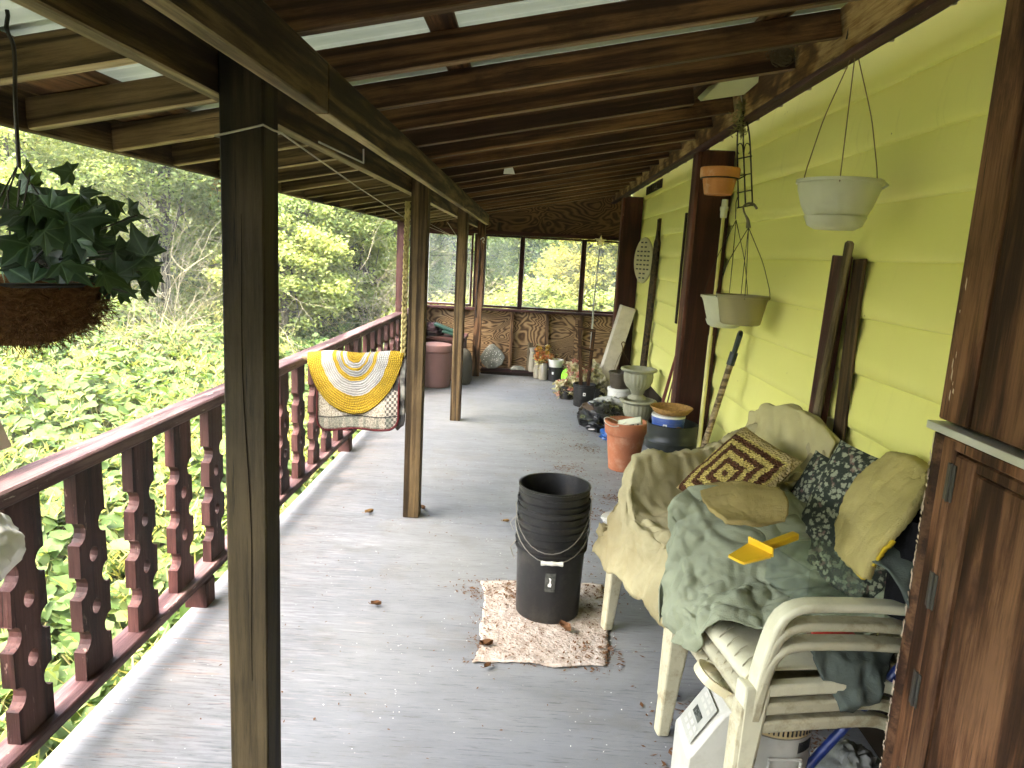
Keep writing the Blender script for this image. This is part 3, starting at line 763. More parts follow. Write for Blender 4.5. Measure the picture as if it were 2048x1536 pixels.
for i, (x, y, r_, ln) in enumerate(((-3.05, 13.4, .13, .1), (-3.45, 14.6, .10, -.2), (-2.55, 14.9, .08, .3), (-4.2, 14.5, .09, 0), (-2.2, 13.8, .06, .5), (-3.75, 13.2, .05, -.3))):
    labs = ['thick grey trunk in the shade beyond the slim red post', 'dark upright trunk behind the thick grey trunk', 'slender trunk beside the thick grey one, leaning towards the windows', 'dark trunk behind the maple sapling', 'thin leaning trunk beside the pale bare bush', 'thin crooked trunk between the maple sapling and the thick grey trunk']
    t = thing('bare_tree', labs[i], 'tree', (x, y, ground_z(x, y)), group='bare trunks in the shade')
    m = MB(); tube_fast(m, (x, y, ground_z(x, y)-.1), (x+ln, y, 4.5), r_, r_*.6, .03, 8, 8); m.build('trunk', BARK, t, smooth=True)
    for _ in range(5):
        m = MB(); z = random.uniform(1.5, 4); tube_fast(m, (x+ln*z/5, y, z), (x+random.uniform(-.9, .9), y+random.uniform(-.5, .5), z+random.uniform(.1, .8)), r_*.25, .006, .1, 5, 4); m.build('branch', BARK, t)
# backing wood on the rise: reads as one mass
n = 90000; bx = RNG.uniform(-24, 14, n); byy = np.where(bx < -9, 16+RNG.uniform(0, 9, n), 19+RNG.uniform(0, 6, n))
bz = np.array([ground_z(a, b) for a, b in zip(bx, byy)])+RNG.uniform(0, 1, n)**.8*8.5
wd = scatter_mesh('distant_wood', LEAF, np.stack([bx, byy, bz], 1), rdir(n, -.3, .8), np.stack([RNG.normal(0, .6, n), RNG.normal(-.8, .5, n), RNG.normal(.8, .5, n)], 1), RNG.uniform(.14, .26, n), L_LIME)
tag(wd, 'distant green wood massed on the slope behind the trees', 'wood', kind='stuff')
n = 26000; bx = RNG.uniform(-26, -9.5, n); byy = RNG.uniform(2, 17, n); bz = np.array([ground_z(a, b) for a, b in zip(bx, byy)])+RNG.uniform(0, 1, n)*6
sel = bx < -12.5; bx, byy, bz = bx[sel], byy[sel], bz[sel]; n = len(bx)
wd = scatter_mesh('distant_wood', LEAF, np.stack([bx, byy, bz], 1), rdir(n, -.3, .8), rdir(n, 1.2, .7), RNG.uniform(.2, .36, n), L_LIME)
tag(wd, 'lime green wood massed far up the slope on the open side', 'wood', kind='stuff')
# ================================================================ objects: plastics, pots, fabrics
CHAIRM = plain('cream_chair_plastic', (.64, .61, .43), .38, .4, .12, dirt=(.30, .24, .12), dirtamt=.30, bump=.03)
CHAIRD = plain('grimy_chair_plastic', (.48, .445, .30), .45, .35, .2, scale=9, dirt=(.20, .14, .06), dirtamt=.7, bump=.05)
TERRA = plain('terracotta', (.36, .13, .06), .7, .25, .25, dirt=(.52, .36, .25), dirtamt=.35)
TERRAH = plain('orange_terracotta', (.55, .225, .065), .6, .3, .15, dirt=(.75, .55, .38), dirtamt=.5)
CREAM = plain('cream_pot_plastic', (.60, .60, .44), .45, .35, .15)
BEIGEP = plain('beige_pot_plastic', (.30, .26, .13), .5, .3, .15)
WHITEP = plain('white_plastic', (.66, .65, .57), .4, .4, .12, dirt=(.35, .30, .2), dirtamt=.35)
URNM = plain('cast_urn', (.30, .29, .20), .7, .25, .25, dirt=(.16, .15, .09), dirtamt=.5)
BROWNP = plain('brown_barrel_plastic', (.22, .115, .10), .5, .35, .15)
GREENP = plain('lime_plastic', (.22, .62, .03), .4, .4, .1)
DKGREEN = plain('black_rubber', (.014, .017, .014), .4, .4, .2)
BLUEP = plain('blue_paint', (.007, .02, .115), .35, .45, .15)
STONE = plain('grey_stone', (.16, .17, .14), .8, .2, .3, dirt=(.55, .52, .42), dirtamt=.6, bump=.4, bscale=25)
BLACKBAG = plain('black_bag', (.008, .008, .009), .28, .5, .2)
YELP = plain('yellow_plastic', (.78, .48, .02), .4, .4, .1)
REDP = plain('red_plastic', (.45, .02, .015), .4, .4, .1)
PAPER = plain('paper_label', (.75, .74, .68), .6, .2, .1)

def ring(m, r, z, t, n=40, c=(0, 0)):
    m.tube([(c[0]+r*math.cos(a), c[1]+r*math.sin(a), z) for a in np.linspace(0, 2*math.pi, n, endpoint=False)], t, 6, closed=True)

# ---- nested black buckets on the mat
BC = (.155, 2.885)
def bucket(z0, lab, grip=False, rr=1.0, swing=0.0):
    t = thing('bucket', lab, 'bucket', (BC[0], BC[1], z0), group='nested black buckets')
    H = .385; rb, rt_ = .134*rr, .145*rr
    m = MB()
    prof = [(0, .012), (rb-.008, .012), (rb-.006, .004), (rb, .0), (rb+.001, .006)]
    prof += [(rb+(rt_-rb)*z/H, z) for z in (.1, .2, .275)]
    prof += [(rt_-.003, .288), (rt_+.007, .290), (rt_+.008, .297), (rt_-.003, .301), (rt_-.003, .316), (rt_+.008, .319), (rt_+.009, .327), (rt_-.002, .331), (rt_-.001, .352), (rt_+.004, .354), (rt_+.004, .359), (rt_-.001, .362), (rt_, .378), (rt_+.006, .381), (rt_+.006, .387), (rt_-.003, .387), (rt_-.005, .375), (rb-.003, .03), (0, .03)]
    m.lathe(prof, 56); m.build('body', BLACKP, t, local=True, smooth=35)
    for sx in (-1, 1):
        e = MB(); e.box((sx*(rt_+.0005)-.006, -.016, .292), (sx*(rt_+.0005)+.006, .016, .338)); e.build('ear', BLACKP, t, local=True, bevel=.004)
    return t, rt_
b1, r1 = bucket(.0065, 'lowest black bucket of the nested stack, standing on the rag mat with a torn label')
b2, r2 = bucket(.095, 'middle black bucket of the nested stack, with a white grip on its wire handle')
b3, r3 = bucket(.18, 'top black bucket of the nested stack, open and empty')
def bail(t, r, z, drop, grip, side=1, tilt=0.0):
    m = MB(); pts = []
    for a in np.linspace(0, math.pi, 17):
        x = -(r+.012)*math.cos(a); q = math.sin(a); pts.append((x*(1-.0*q), -q*(r+.02)*side+.0, z-drop*q+tilt*x))
    m.tube(pts, .0022, 6); h = m.build('handle', STEEL, t, local=True, smooth=True)
    if grip:
        g = MB(); p = Vector(pts[8]); L = .045
        g.X = Matrix.Translation(p) @ Matrix.Rotation(rad(90), 4, 'Y')
        g.lathe([(.0, -L), (.009, -L), (.010, -L*.9), (.0075, -L*.55), (.0085, -L*.15), (.0095, -.004), (.0095, .004), (.0085, L*.15), (.0075, L*.55), (.010, L*.9), (.009, L), (0, L)], 14)
        o = g.build('grip', WHITEP, None, smooth=True); o.parent = h
bail(b2, r2, .32, .13, True, 1)
bail(b3, r3, .315, .17, False, 1, .12)
m = MB(); m.tube([(-.149, -.02, .31), (-.172, -.03, .285), (-.158, -.04, .25), (-.150, -.045, .24)], .0022, 6); m.build('handle', STEEL, b1, local=True)
m = MB(); m.tube([(-.150, -.01, .33), (-.178, -.02, .30), (-.163, -.035, .27)], .0022, 6); m.build('handle_end', STEEL, b2, local=True)
def decal(name, t, r, a0, a1, z0, z1, mat, n=8, tilt=0):
    m = MB(); P = [[(r*math.cos(a), r*math.sin(a), z) for a in np.linspace(a0, a1, n)] for z in np.linspace(z0, z1, 3)]
    m.grid(P); return m.build(name, mat, t, local=True)
decal('label', b1, .1425, rad(-99), rad(-82), .145, .225, plain('torn_label', (.09, .09, .075), .7, .2, .6, scale=60, dirt=(.02, .02, .02), dirtamt=.9))
m = MB()
pl = [(-94, .168), (-89, .166), (-88.2, .178), (-89.8, .19), (-88.8, .2), (-91, .206), (-93.2, .206), (-91.5, .195), (-92, .185), (-94.4, .176)]
m.add([(.1432*math.cos(rad(a)), .1432*math.sin(rad(a)), z) for a, z in pl], [tuple(range(len(pl)))]); m.build('label_scrap', PAPER, b1, local=True)

# ---- rag mat under the buckets
def mat_mat():
    t = T('dirty_rag', rough=.95, spec=.1); v = t.pos(); n = t.noise(v, 14, 8, .7); k = t.noise(v, 90, 3)
    c = t.ramp(n, [(.3, (.22, .17, .13)), (.48, (.37, .315, .265)), (.7, (.50, .45, .395))])
    c = t.mix(t.ramp(k, [(.58, 0), (.66, .45)]), c, (.16, .09, .05)); t.set(base=c); t.bump(t.math('ADD', n, k), .7, .012); return t.m
cs = [at(950, 1325, Z=0), at(1216, 1332, Z=0), at(1212, 1172, Z=0), at(968, 1165, Z=0)]
P = np.zeros((46, 46, 3))
for i in range(46):
    for j in range(46):
        u, v = i/45, j/45
        p = cs[0]*(1-u)*(1-v)+cs[1]*u*(1-v)+cs[2]*u*v+cs[3]*(1-u)*v
        ed = min(u, 1-u, v, 1-v)
        h = .004+.006*abs(nz(p, 16))+.008*max(0, nz(p, 6, 4))*(1 if ed > .03 else .4)
        rr = math.hypot(p.x-BC[0], p.y-BC[1])
        if rr < .17: h = .004
        P[i, j] = (p.x+.030*nz(p, 7, 2)*(ed < .05)+.007*nz(p, 40), p.y+.034*nz(p, 6, 5)*(ed < .05)+.006*nz(p, 44, 3), h)
tag(MB().grid(P).build('floor_mat', mat_mat(), smooth=80, solid=.003), 'dirty off-white rag mat littered with leaf crumbs under the black buckets', 'mat')

# ---- white stacking chairs
def chair(loc, rz, lab, grimy=False, slats=True):
    t = thing('chair', lab, 'chair', loc, rz, group='stacked white plastic chairs'); M_ = CHAIRD if grimy else CHAIRM
    # seat: rolled front edge, slight dish
    P = []
    for s in np.linspace(-.06, 1, 22):
        row = []
        for y in np.linspace(-1, 1, 17):
            x = .01+.43*max(s, 0); w_ = .218-.03*max(s, 0); z = .405-.022*max(s, 0)-.012*(1-y*y)*min(1, max(0, s)*4)
            if s < .1: z -= .030*(1-max(0, (s+.06))/.16)**2; x -= .014*(1-max(0, s+.06)/.16)
            if abs(y) > .93: z += .004
            row.append((x, y*w_, z))
        P.append(row)
    seat = MB().grid(P).build('seat', M_, t, local=True, smooth=60, solid=.006)
    m = MB()
    for q in np.linspace(-.165, .165, 8):          # embossed arcs along the front edge
        m.tube([(-.002, q-.018, .384), (.008, q-.014, .399), (.03, q, .4075), (.055, q+.016, .4065)], .0016, 5)
    e = m.build('embossing', CHAIRD, None, kind='stuff'); e.parent = seat
    L_SEC = [(-.5, -.5), (.5, -.5), (.5, .5), (-.5, .5)]
    for sy in (1, -1):
        # front leg flowing up into the arm
        m = MB(); sec = [(-.035, -.028), (-.028, -.034), (.028, -.034), (.035, -.028), (.035, .0), (.026, -.022), (-.026, -.022), (-.035, 0)]
        pts = [(-.012, sy*.240, .0), (.0, sy*.236, .2), (.012, sy*.232, .385)]
        m.sweep(pts, [(a*.9, b) for a, b in [(-.022, -.03), (.022, -.03), (.022, .035), (-.022, .035)]], side=(0, 1, 0), scale=[(1.1, .62), (1.25, .85), (1.35, 1.12)])
        m.build('front_leg', M_, t, local=True, bevel=.008, seg=2)
        m = MB(); pts = smooth_path([(.02, sy*.234, .37), (.03, sy*.238, .47), (.045, sy*.244, .56), (.062, sy*.248, .588), (.105, sy*.25, .60), (.27, sy*.252, .597), (.40, sy*.246, .582), (.47, sy*.228, .56)], 26, 2)
        k = [(1.0, 1.15-.45*min(1, i/9)) for i in range(26)]
        m.sweep([tuple(p) for p in pts], [(-.026, -.016), (.026, -.016), (.026, .016), (-.026, .016)], side=(0, 1, 0), scale=k)
        m.build('arm', M_, t, local=True, bevel=.009, seg=3, smooth=50)
        # rear leg with the curved side apron
        m = MB(); pts = smooth_path([(.04, sy*.24, .372), (.20, sy*.235, .372), (.36, sy*.225, .368), (.42, sy*.225, .350), (.455, sy*.228, .29), (.48, sy*.236, .16), (.505, sy*.245, 0)], 26, 2)
        m.sweep([tuple(p) for p in pts], [(-.018, -.016), (.018, -.016), (.018, .016), (-.018, .016)], side=(0, 1, 0), scale=[(1, 1)]*14+[(1, 1+.06*i) for i in range(12)])
        m.build('rear_leg', M_, t, local=True, bevel=.007, seg=2, smooth=50)
    # back: rim arch and slats
    def bk(u, z): return .452+.26*(z-.40)+.05*(1-u*u)-.0, u*(.20+.035*math.sin((z-.4)*4)), z
    m = MB(); pts = smooth_path([bk(-1, .40), bk(-1.02, .55), bk(-1, .65), bk(-.86, .735), bk(-.5, .772), bk(0, .782), bk(.5, .772), bk(.86, .735), bk(1, .65), bk(1.02, .55), bk(1, .40)], 46, 2)
    m.tube([tuple(p) for p in pts], .019, 8); m.build('back_rim', M_, t, local=True, smooth=True)
    for u in np.linspace(-.75, .75, 6):
        m = MB(); m.sweep([bk(u, z) for z in np.linspace(.41, .76-.07*u*u, 9)], [(-.019, -.004), (.019, -.004), (.019, .004), (-.019, .004)], side=(0, 1, 0)); m.build('slat', M_, t, local=True)
    return t
NA, FA = rad(9), rad(19)
NP, FP = (.555, 1.87), (.485, 2.53)
ords = ['lowest', 'middle', 'top']
for k in range(3):
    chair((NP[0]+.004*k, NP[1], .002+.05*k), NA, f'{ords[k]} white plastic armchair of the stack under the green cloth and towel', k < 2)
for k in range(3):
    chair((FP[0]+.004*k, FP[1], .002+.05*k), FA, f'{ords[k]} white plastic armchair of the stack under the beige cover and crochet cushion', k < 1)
ZT = .102     # top chair offset

# ---- cloths
BEIGE = fabric('beige_slipcover', (.36, .315, .175), var=.25, stain=(.27, .225, .115))
PALEY = fabric('pale_yellow_slipcover', (.44, .39, .195), var=.18, stain=(.34, .28, .125))
SAGE = fabric('sage_cloth', (.27, .29, .195), var=.22, stain=(.245, .265, .18))
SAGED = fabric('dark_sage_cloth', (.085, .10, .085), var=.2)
TOWEL = fabric('yellow_terry_towel', (.46, .385, .15), weave=330, var=.25, bump=.9)
TOWELD = fabric('tan_terry_towel', (.36, .28, .11), weave=330, var=.3, bump=.9)
def chair_frame(t0, a):
    return Matrix.Translation((t0[0], t0[1], 0)) @ Matrix.Rotation(a, 4, 'Z')
def cover(frame, stations, nu, nv, mat, name, lab, amps, seed, solid=.004, fold=None):
    R = np.array([resample(s, nv) for s in stations])
    # interpolate between stations
    src = np.linspace(0, 1, len(stations)); dst = np.linspace(0, 1, nu); Q = np.zeros((nu, nv, 3))
    for j in range(nv):
        for k in range(3): Q[:, j, k] = np.interp(dst, src, R[:, j, k])
    for _ in range(2): Q[1:-1] = .25*Q[:-2]+.5*Q[1:-1]+.25*Q[2:]
    Q = wrinkle(Q, amps, seed, fold)
    Q = np.array([[tuple(frame @ Vector(q)) for q in row] for row in Q])
    o = MB().grid(Q).build(name, mat, None, smooth=80, solid=solid)
    return tag(o, lab, 'cloth')
def xsec(x, zs, za, zo, xo=0.0, wi=.16, wa=.255, wo=.285, za2=None, zo2=None):
    za2 = za if za2 is None else za2; zo2 = zo if zo2 is None else zo2
    return [(x+xo, wo, zo2), (x+xo*.6, wo-.005, (zo2+za2)/2+.02), (x, wa+.018, za2-.015), (x, wa, za2+.012), (x, wa-.045, za2), (x, wi+.02, zs+.05), (x, wi-.02, zs+.012), (x, 0, zs),
            (x, -wi+.02, zs+.012), (x, -wi-.02, zs+.05), (x, -wa+.045, za), (x, -wa, za+.012), (x, -wa-.018, za-.015), (x+xo*.6, -wo+.005, (zo+za)/2+.02), (x+xo, -wo, zo)]
F = chair_frame(FP, FA); zs, za = .405+ZT+.02, .60+ZT+.038
st = [[(-.085, .30*u, .315+.02*math.sin(u*9)) for u in np.linspace(1, -1, 15)],
      [(-.045, .29*u, .46) for u in np.linspace(1, -1, 15)],
      xsec(-.012, zs-.005, zs+.09, .36, -.03, wa=.245, za2=zs+.05), xsec(.04, zs+.01, za-.01, .36, 0, za2=za-.01), xsec(.12, zs, za+.005, .38, za2=za+.01), xsec(.26, zs-.008, za+.005, .40), xsec(.38, zs+.03, za+.03, .42),
      xsec(.46, zs+.14, za+.055, .50, wi=.15), xsec(.525, zs+.27, za+.09, .52, wi=.14)]
top = lambda x, z0, dz: [(x, .29, z0-.20), (x, .285, z0-.13), (x, .26, z0-.08), (x, .235, z0-.045), (x, .19, z0-.012), (x, .13, z0+dz*.6), (x, .06, z0+dz), (x, 0, z0+dz), (x, -.06, z0+dz), (x, -.13, z0+dz*.6), (x, -.19, z0-.012), (x, -.235, z0-.045), (x, -.26, z0-.08), (x, -.285, z0-.13), (x, -.29, z0-.20)]
st += [top(.575, .915, .05), top(.61, .91, .05), [(.63, .28*u, .80) for u in np.linspace(1, -1, 15)], [(.64, .28*u, .66) for u in np.linspace(1, -1, 15)]]
cover(F, st, 130, 150, BEIGE, 'slipcover', 'beige stained slipcover draped over the chair stack beside the white bucket', [(.016, 9), (.010, 19), (.003, 50)], 3, fold=Vector((.45, -.5, -.74)).normalized())
# pale panel thrown over the back
bp = [[(x, y, z) for y in np.linspace(.24, -.24, 11)] for x, z in ((.45, .62), (.505, .76), (.545, .86))]
for s in bp:
    for j, y in enumerate(np.linspace(1, -1, 11)): s[j] = (s[j][0]+.02*y*y, s[j][1], s[j][2]+.05*(1-y*y))
bp += [[(.565, y, .91+.075*(1-(y/.25)**2)) for y in np.linspace(.25, -.25, 11)], [(.615, y, .91+.075*(1-(y/.25)**2)) for y in np.linspace(.25, -.25, 11)], [(.645, y, .80) for y in np.linspace(.25, -.25, 11)], [(.655, y, .62) for y in np.linspace(.25, -.25, 11)]]
cover(F, bp, 54, 50, PALEY, 'chair_back_cover', 'pale yellow cover fitted over the chair back behind the crochet cushion', [(.012, 9), (.006, 20)], 11, fold=Vector((.2, .6, .75)).normalized())

# crochet cushion leaning on the far chair back
def crochet_mat():
    t = T('crochet_yarn', rough=.95, spec=.1); u = t.uv()
    sep = t.nt.nodes.new('ShaderNodeSeparateXYZ'); t.put(sep, 0, u)
    d = t.math('MAXIMUM', t.math('ABSOLUTE', t.math('SUBTRACT', sep.outputs[0], .5)), t.math('ABSOLUTE', t.math('SUBTRACT', sep.outputs[1], .42)))
    wob = t.noise(t.mapp(u, (34, 34, 1)), 1.0, 2)
    r = t.math('FRACT', t.math('MULTIPLY_ADD', wob, .55, t.math('MULTIPLY', d, 7.5)))
    c = t.mix(t.ramp(r, [(.48, 0), (.54, 1)]), (.11, .045, .02), (.60, .47, .14))
    vo = t.n('TexVoronoi', {'Vector': t.mapp(u, (46, 46, 1)), 'Scale': 1.0})
    c = t.mix(1.0, c, t.ramp(vo, [(0, 1.1), (.7, .55)]), 'MULTIPLY')
    edge = t.ramp(d, [(.455, 0), (.47, 1)]); c = t.mix(edge, c, (.38, .29, .13))
    t.set(base=c); t.bump(t.math('SUBTRACT', 1.0, vo), .9, .012); return t.m
def cushion(frame, wx, wy, th, mat, name, lab, cat='cushion', seed=1.0):
    n = 30; P = np.zeros((2, n, n, 3)); U = np.zeros((n, n, 2))
    for k, sg in enumerate((1, -1)):
        for i in range(n):
            for j in range(n):
                u, v = i/(n-1)*2-1, j/(n-1)*2-1
                e = (1-u**4)*(1-v**4); x = u*(wx/2)*(1-.05*(1-abs(v))*0-.06*v*v*(abs(u) > .9)); y_ = v*wy/2
                q = sg*th/2*e**.55+.006*nz((u*2, v*2, seed), 2)
                P[k, i, j] = (x*(1-.05*(1-v*v)*abs(u)), y_*(1-.05*(1-u*u)*abs(v)), q); U[i, j] = (i/(n-1), j/(n-1))
    m = MB(); m.X = frame; m.grid(P[0], U); m.grid(P[1][::-1], U[::-1])
    o = m.build(name, mat, None, smooth=80); return tag(o, lab, cat)
def frame3(c, xdir, ndir):
    z = Vector(ndir).normalized(); x = Vector(xdir); x = (x-z*x.dot(z)).normalized(); y = z.cross(x)
    R = Matrix((x, y, z)).transposed().to_4x4(); R.translation = Vector(c); return R
cf = frame3((.775, 2.49, .765), (.26, -.96, -.05), (-.62, -.30, .72))
cushion(cf, .35, .35, .08, crochet_mat(), 'crochet_cushion', 'brown and yellow crochet cushion leaning on the beige cover')

# folded tan towel on the near arm of the far stack
def sheet(name, mat, lab, cat, pts, nu, nv, amps, seed, solid=.006, group=None, fold=None):
    P = np.array([resample(np.array(r), nv) for r in pts]); src = np.linspace(0, 1, len(pts)); Q = np.zeros((nu, nv, 3))
    for j in range(nv):
        for k in range(3): Q[:, j, k] = np.interp(np.linspace(0, 1, nu), src, P[:, j, k])
    for _ in range(2): Q[1:-1] = .25*Q[:-2]+.5*Q[1:-1]+.25*Q[2:]
    Q = wrinkle(Q, amps, seed, fold)
    o = MB().grid(Q).build(name, mat, None, smooth=80, solid=solid); return tag(o, lab, cat, group)
N_ = chair_frame(NP, NA)
def fr(Fm, L): return [[tuple(Fm @ Vector(q)) for q in r] for r in L]
# sage cloth bunched between the stacks and over the near seat
zn = .405+ZT+.008
sheet('sage_cloth', SAGE, 'sage green cloth bunched on the seat of the chair stack beside the cabinet', 'cloth',
      fr(N_, [[(-.05, .27, .40), (-.055, .12, .395), (-.045, .02, .42)], [(-.045, .285, .56), (-.04, .12, zn-.01), (-.03, -.01, zn-.015)], [(-.045, .295, .745), (.01, .14, zn+.05), (.04, -.04, zn+.03)], [(.02, .29, .825), (.10, .13, zn+.09), (.12, -.08, zn+.05)],
              [(.16, .27, .835), (.20, .10, zn+.11), (.20, -.14, zn+.05)], [(.28, .255, .82), (.28, .08, zn+.10), (.30, -.17, zn+.03)], [(.38, .24, .79), (.38, .05, zn+.10), (.38, -.16, zn+.06)], [(.45, .22, .82), (.46, .03, zn+.17), (.46, -.14, zn+.13)]]), 110, 100, [(.020, 8), (.012, 17), (.004, 40)], 31, .004, fold=Vector((.75, .45, -.45)).normalized())
sheet('sage_cloth', SAGE, 'sage green cloth hanging in folds between the beige cover and the cabinet-side stack', 'cloth',
      fr(N_, [[(-.03, .30, .36), (.02, .34, .37), (.08, .36, .40)], [(-.02, .295, .56), (.04, .33, .57), (.12, .35, .58)], [(.03, .285, .72), (.08, .315, .735), (.2, .335, .73)], [(.06, .27, .795), (.14, .285, .80), (.3, .30, .79)], [(.12, .235, .79), (.2, .24, .80), (.36, .25, .80)], [(.16, .19, .68), (.26, .18, .68), (.42, .19, .68)], [(.18, .15, .60), (.28, .14, .60), (.44, .14, .6)]]), 60, 44, [(.014, 11), (.007, 24)], 37, .004, fold=Vector((.2, .2, -.95)).normalized())
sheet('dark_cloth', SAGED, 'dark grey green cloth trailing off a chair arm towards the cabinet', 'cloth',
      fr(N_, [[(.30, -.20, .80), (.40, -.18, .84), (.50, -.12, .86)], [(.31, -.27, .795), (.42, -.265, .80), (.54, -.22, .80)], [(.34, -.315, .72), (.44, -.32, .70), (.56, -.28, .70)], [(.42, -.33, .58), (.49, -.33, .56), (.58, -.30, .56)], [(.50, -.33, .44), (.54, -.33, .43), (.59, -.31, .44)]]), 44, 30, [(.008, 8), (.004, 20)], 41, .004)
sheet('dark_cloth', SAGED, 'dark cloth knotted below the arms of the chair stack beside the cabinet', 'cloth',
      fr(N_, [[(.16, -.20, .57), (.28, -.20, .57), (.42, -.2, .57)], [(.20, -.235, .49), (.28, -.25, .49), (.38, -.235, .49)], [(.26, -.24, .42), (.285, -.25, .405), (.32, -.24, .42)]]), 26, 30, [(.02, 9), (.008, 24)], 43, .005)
# floral seat cushions standing on the near chair
def floral_mat():
    t = T('floral_print', rough=.95, spec=.1); v = t.obj()
    n1 = t.n('TexVoronoi', {'Vector': v, 'Scale': 58.0}); n2 = t.noise(v, 130, 4, .7)
    c = t.mix(t.ramp(t.math('MULTIPLY_ADD', n2, .8, t.math('MULTIPLY', n1, -.6)), [(.10, 0), (.2, 1)]), (.03, .036, .028), (.27, .28, .195))
    c = t.mix(t.ramp(t.noise(v, 34, 3), [(.60, 0), (.66, .6)]), c, (.22, .13, .11)); t.set(base=c); t.bump(n2, .5, .006); return t.m
FLOR = floral_mat()
def cf2(x, y, z, rx, ry, rz): return N_ @ Matrix.Translation((x, y, z)) @ Matrix.Rotation(rad(rz), 4, 'Z') @ Matrix.Rotation(rad(ry), 4, 'Y') @ Matrix.Rotation(rad(rx), 4, 'X')
cushion(frame3(at(1648, 1050, X=1.0), (.25, -.96, 0), (-.80, -.42, .42)), .36, .42, .075, FLOR, 'floral_cushion', 'dark floral cushion standing against the chair back beside the tan towel', seed=2)
cushion(frame3(at(1708, 1045, X=.985), (.30, -.95, 0), (-.76, -.50, .40)), .34, .42, .06, FLOR, 'floral_cushion', 'dark floral cushion half covered by the yellow towel', seed=5)
# yellow crochet edging behind the cushions
YARN = fabric('yellow_yarn', (.62, .44, .03), weave=150, var=.4, bump=1.0, stain=(.15, .09, .02))
def rows(L): return [[tuple(at(px, py, X=x)) for px, py, x in r] for r in L]
sheet('hand_towel', TOWELD, 'tan hand towel folded over the arm between the two chair stacks', 'towel',
      rows([[(1412, 972, 0.635), (1480, 968, 0.695), (1552, 978, 0.785)], [(1402, 985, 0.575), (1480, 980, 0.650), (1568, 990, 0.755)], [(1405, 1002, 0.550), (1480, 1002, 0.625), (1578, 1010, 0.735)], [(1425, 1026, 0.545), (1490, 1034, 0.615), (1576, 1030, 0.720)], [(1452, 1046, 0.550), (1505, 1052, 0.615), (1566, 1044, 0.705)]]), 34, 44, [(.005, 9), (.002, 60)], 21, .012)
sheet('crochet_blanket', YARN, 'mustard crochet blanket tucked beside the floral cushions', 'blanket',
      rows([[(1570, 1085, .90), (1578, 1030, .95), (1600, 965, 1.0)], [(1592, 1075, .90), (1602, 1020, .945), (1625, 958, 1.0)], [(1610, 1070, .93), (1622, 1010, .97), (1650, 955, 1.03)]]), 22, 30, [(.005, 9), (.004, 70)], 51, .012)
sheet('crochet_scrap', YARN, 'mustard crochet corner showing under the yellow towel', 'blanket',
      rows([[(1715, 1150, .885), (1740, 1110, .90), (1775, 1075, .92)], [(1728, 1160, .885), (1756, 1122, .90), (1790, 1082, .92)]]), 8, 20, [(.003, 12), (.003, 80)], 52, .010)
PALECL = fabric('cream_cover', (.56, .54, .30), var=.2)
sheet('cream_cover', PALECL, 'cream cover bunched behind the floral cushions', 'cloth',
      rows([[(1555, 990, 1.0), (1592, 955, 1.03), (1650, 938, 1.06), (1740, 932, 1.09)], [(1550, 975, 1.02), (1590, 935, 1.05), (1650, 922, 1.08), (1745, 918, 1.10)], [(1560, 968, 1.05), (1596, 928, 1.08), (1655, 915, 1.11), (1745, 912, 1.13)]]), 26, 60, [(.012, 10), (.006, 26)], 55, .006)
# thick yellow towel over the near chair back
sheet('bath_towel', TOWEL, 'thick yellow towel draped over the floral cushions on the stack beside the cabinet', 'towel',
      rows([[(1668, 1098, .885), (1692, 1128, .88), (1724, 1156, .875)], [(1676, 1050, .915), (1708, 1075, .905), (1752, 1100, .89)], [(1690, 1005, .945), (1734, 1030, .93), (1790, 1055, .915)], [(1712, 960, .98), (1764, 985, .965), (1822, 1012, .95)], [(1742, 926, 1.02), (1796, 945, 1.005), (1846, 975, .99)],
            [(1775, 905, 1.06), (1815, 918, 1.045), (1856, 945, 1.03)], [(1790, 908, 1.10), (1828, 922, 1.09), (1866, 946, 1.08)], [(1800, 950, 1.13), (1835, 965, 1.12), (1868, 985, 1.11)]]), 66, 46, [(.009, 5), (.004, 16), (.0022, 90)], 61, .024)
# black bag beside the towel, red lid, clear box and yellow comb tool
bc_ = at(1812, 1130, X=.985)
m = MB(); P = []
for v in np.linspace(0, 1, 16):
    P.append([(bc_.x+.035*math.cos(a)+.012*nz((a, v, 1), 2), bc_.y+(.045+.02*v)*math.sin(a), bc_.z-.13+.26*v) for a in np.linspace(0, 2*math.pi, 18)])
m.grid(P); tag(m.build('black_bag', fabric('black_cloth', (.008, .008, .009)), smooth=80), 'black cloth bag hanging by the yellow towel next to the cabinet', 'bag')
t = thing('plastic_disc', 'red plastic disc peeking out below the floral cushions', 'disc', tuple(N_ @ Vector((.27, -.16, .56))))
m = MB(); m.lathe([(0, .014), (.05, .014), (.056, .010), (.057, -.012), (.053, -.012), (.052, .006), (0, .006)], 28, c=tuple(t.location)); m.build('cap', REDP, t, smooth=35)
CLEAR = T('clear_plastic', (.55, .6, .5), .15, .5); _tr = CLEAR.n('BsdfTransparent', {'Color': (.93, .95, .92, 1)})
CLEAR.nt.links.new(CLEAR.n('MixShader', {0: .07, 1: _tr, 2: CLEAR.b.outputs[0]}), CLEAR.out.inputs[0])
bx = thing('storage_box', 'clear plastic box standing on the sage cloth behind the yellow tool', 'box', tuple(N_ @ Vector((.29, .0, .66))), NA+rad(8))
m = MB()
for lo, hi in (((-.09, -.09, -.05), (-.087, .09, .06)), ((.087, -.09, -.05), (.09, .09, .06)), ((-.087, -.09, -.05), (.087, -.087, .06)), ((-.087, .087, -.05), (.087, .09, .06)), ((-.087, -.087, -.05), (.087, .087, -.047))): m.box(lo, hi)
m.build('tray', CLEAR.m, bx, local=True)
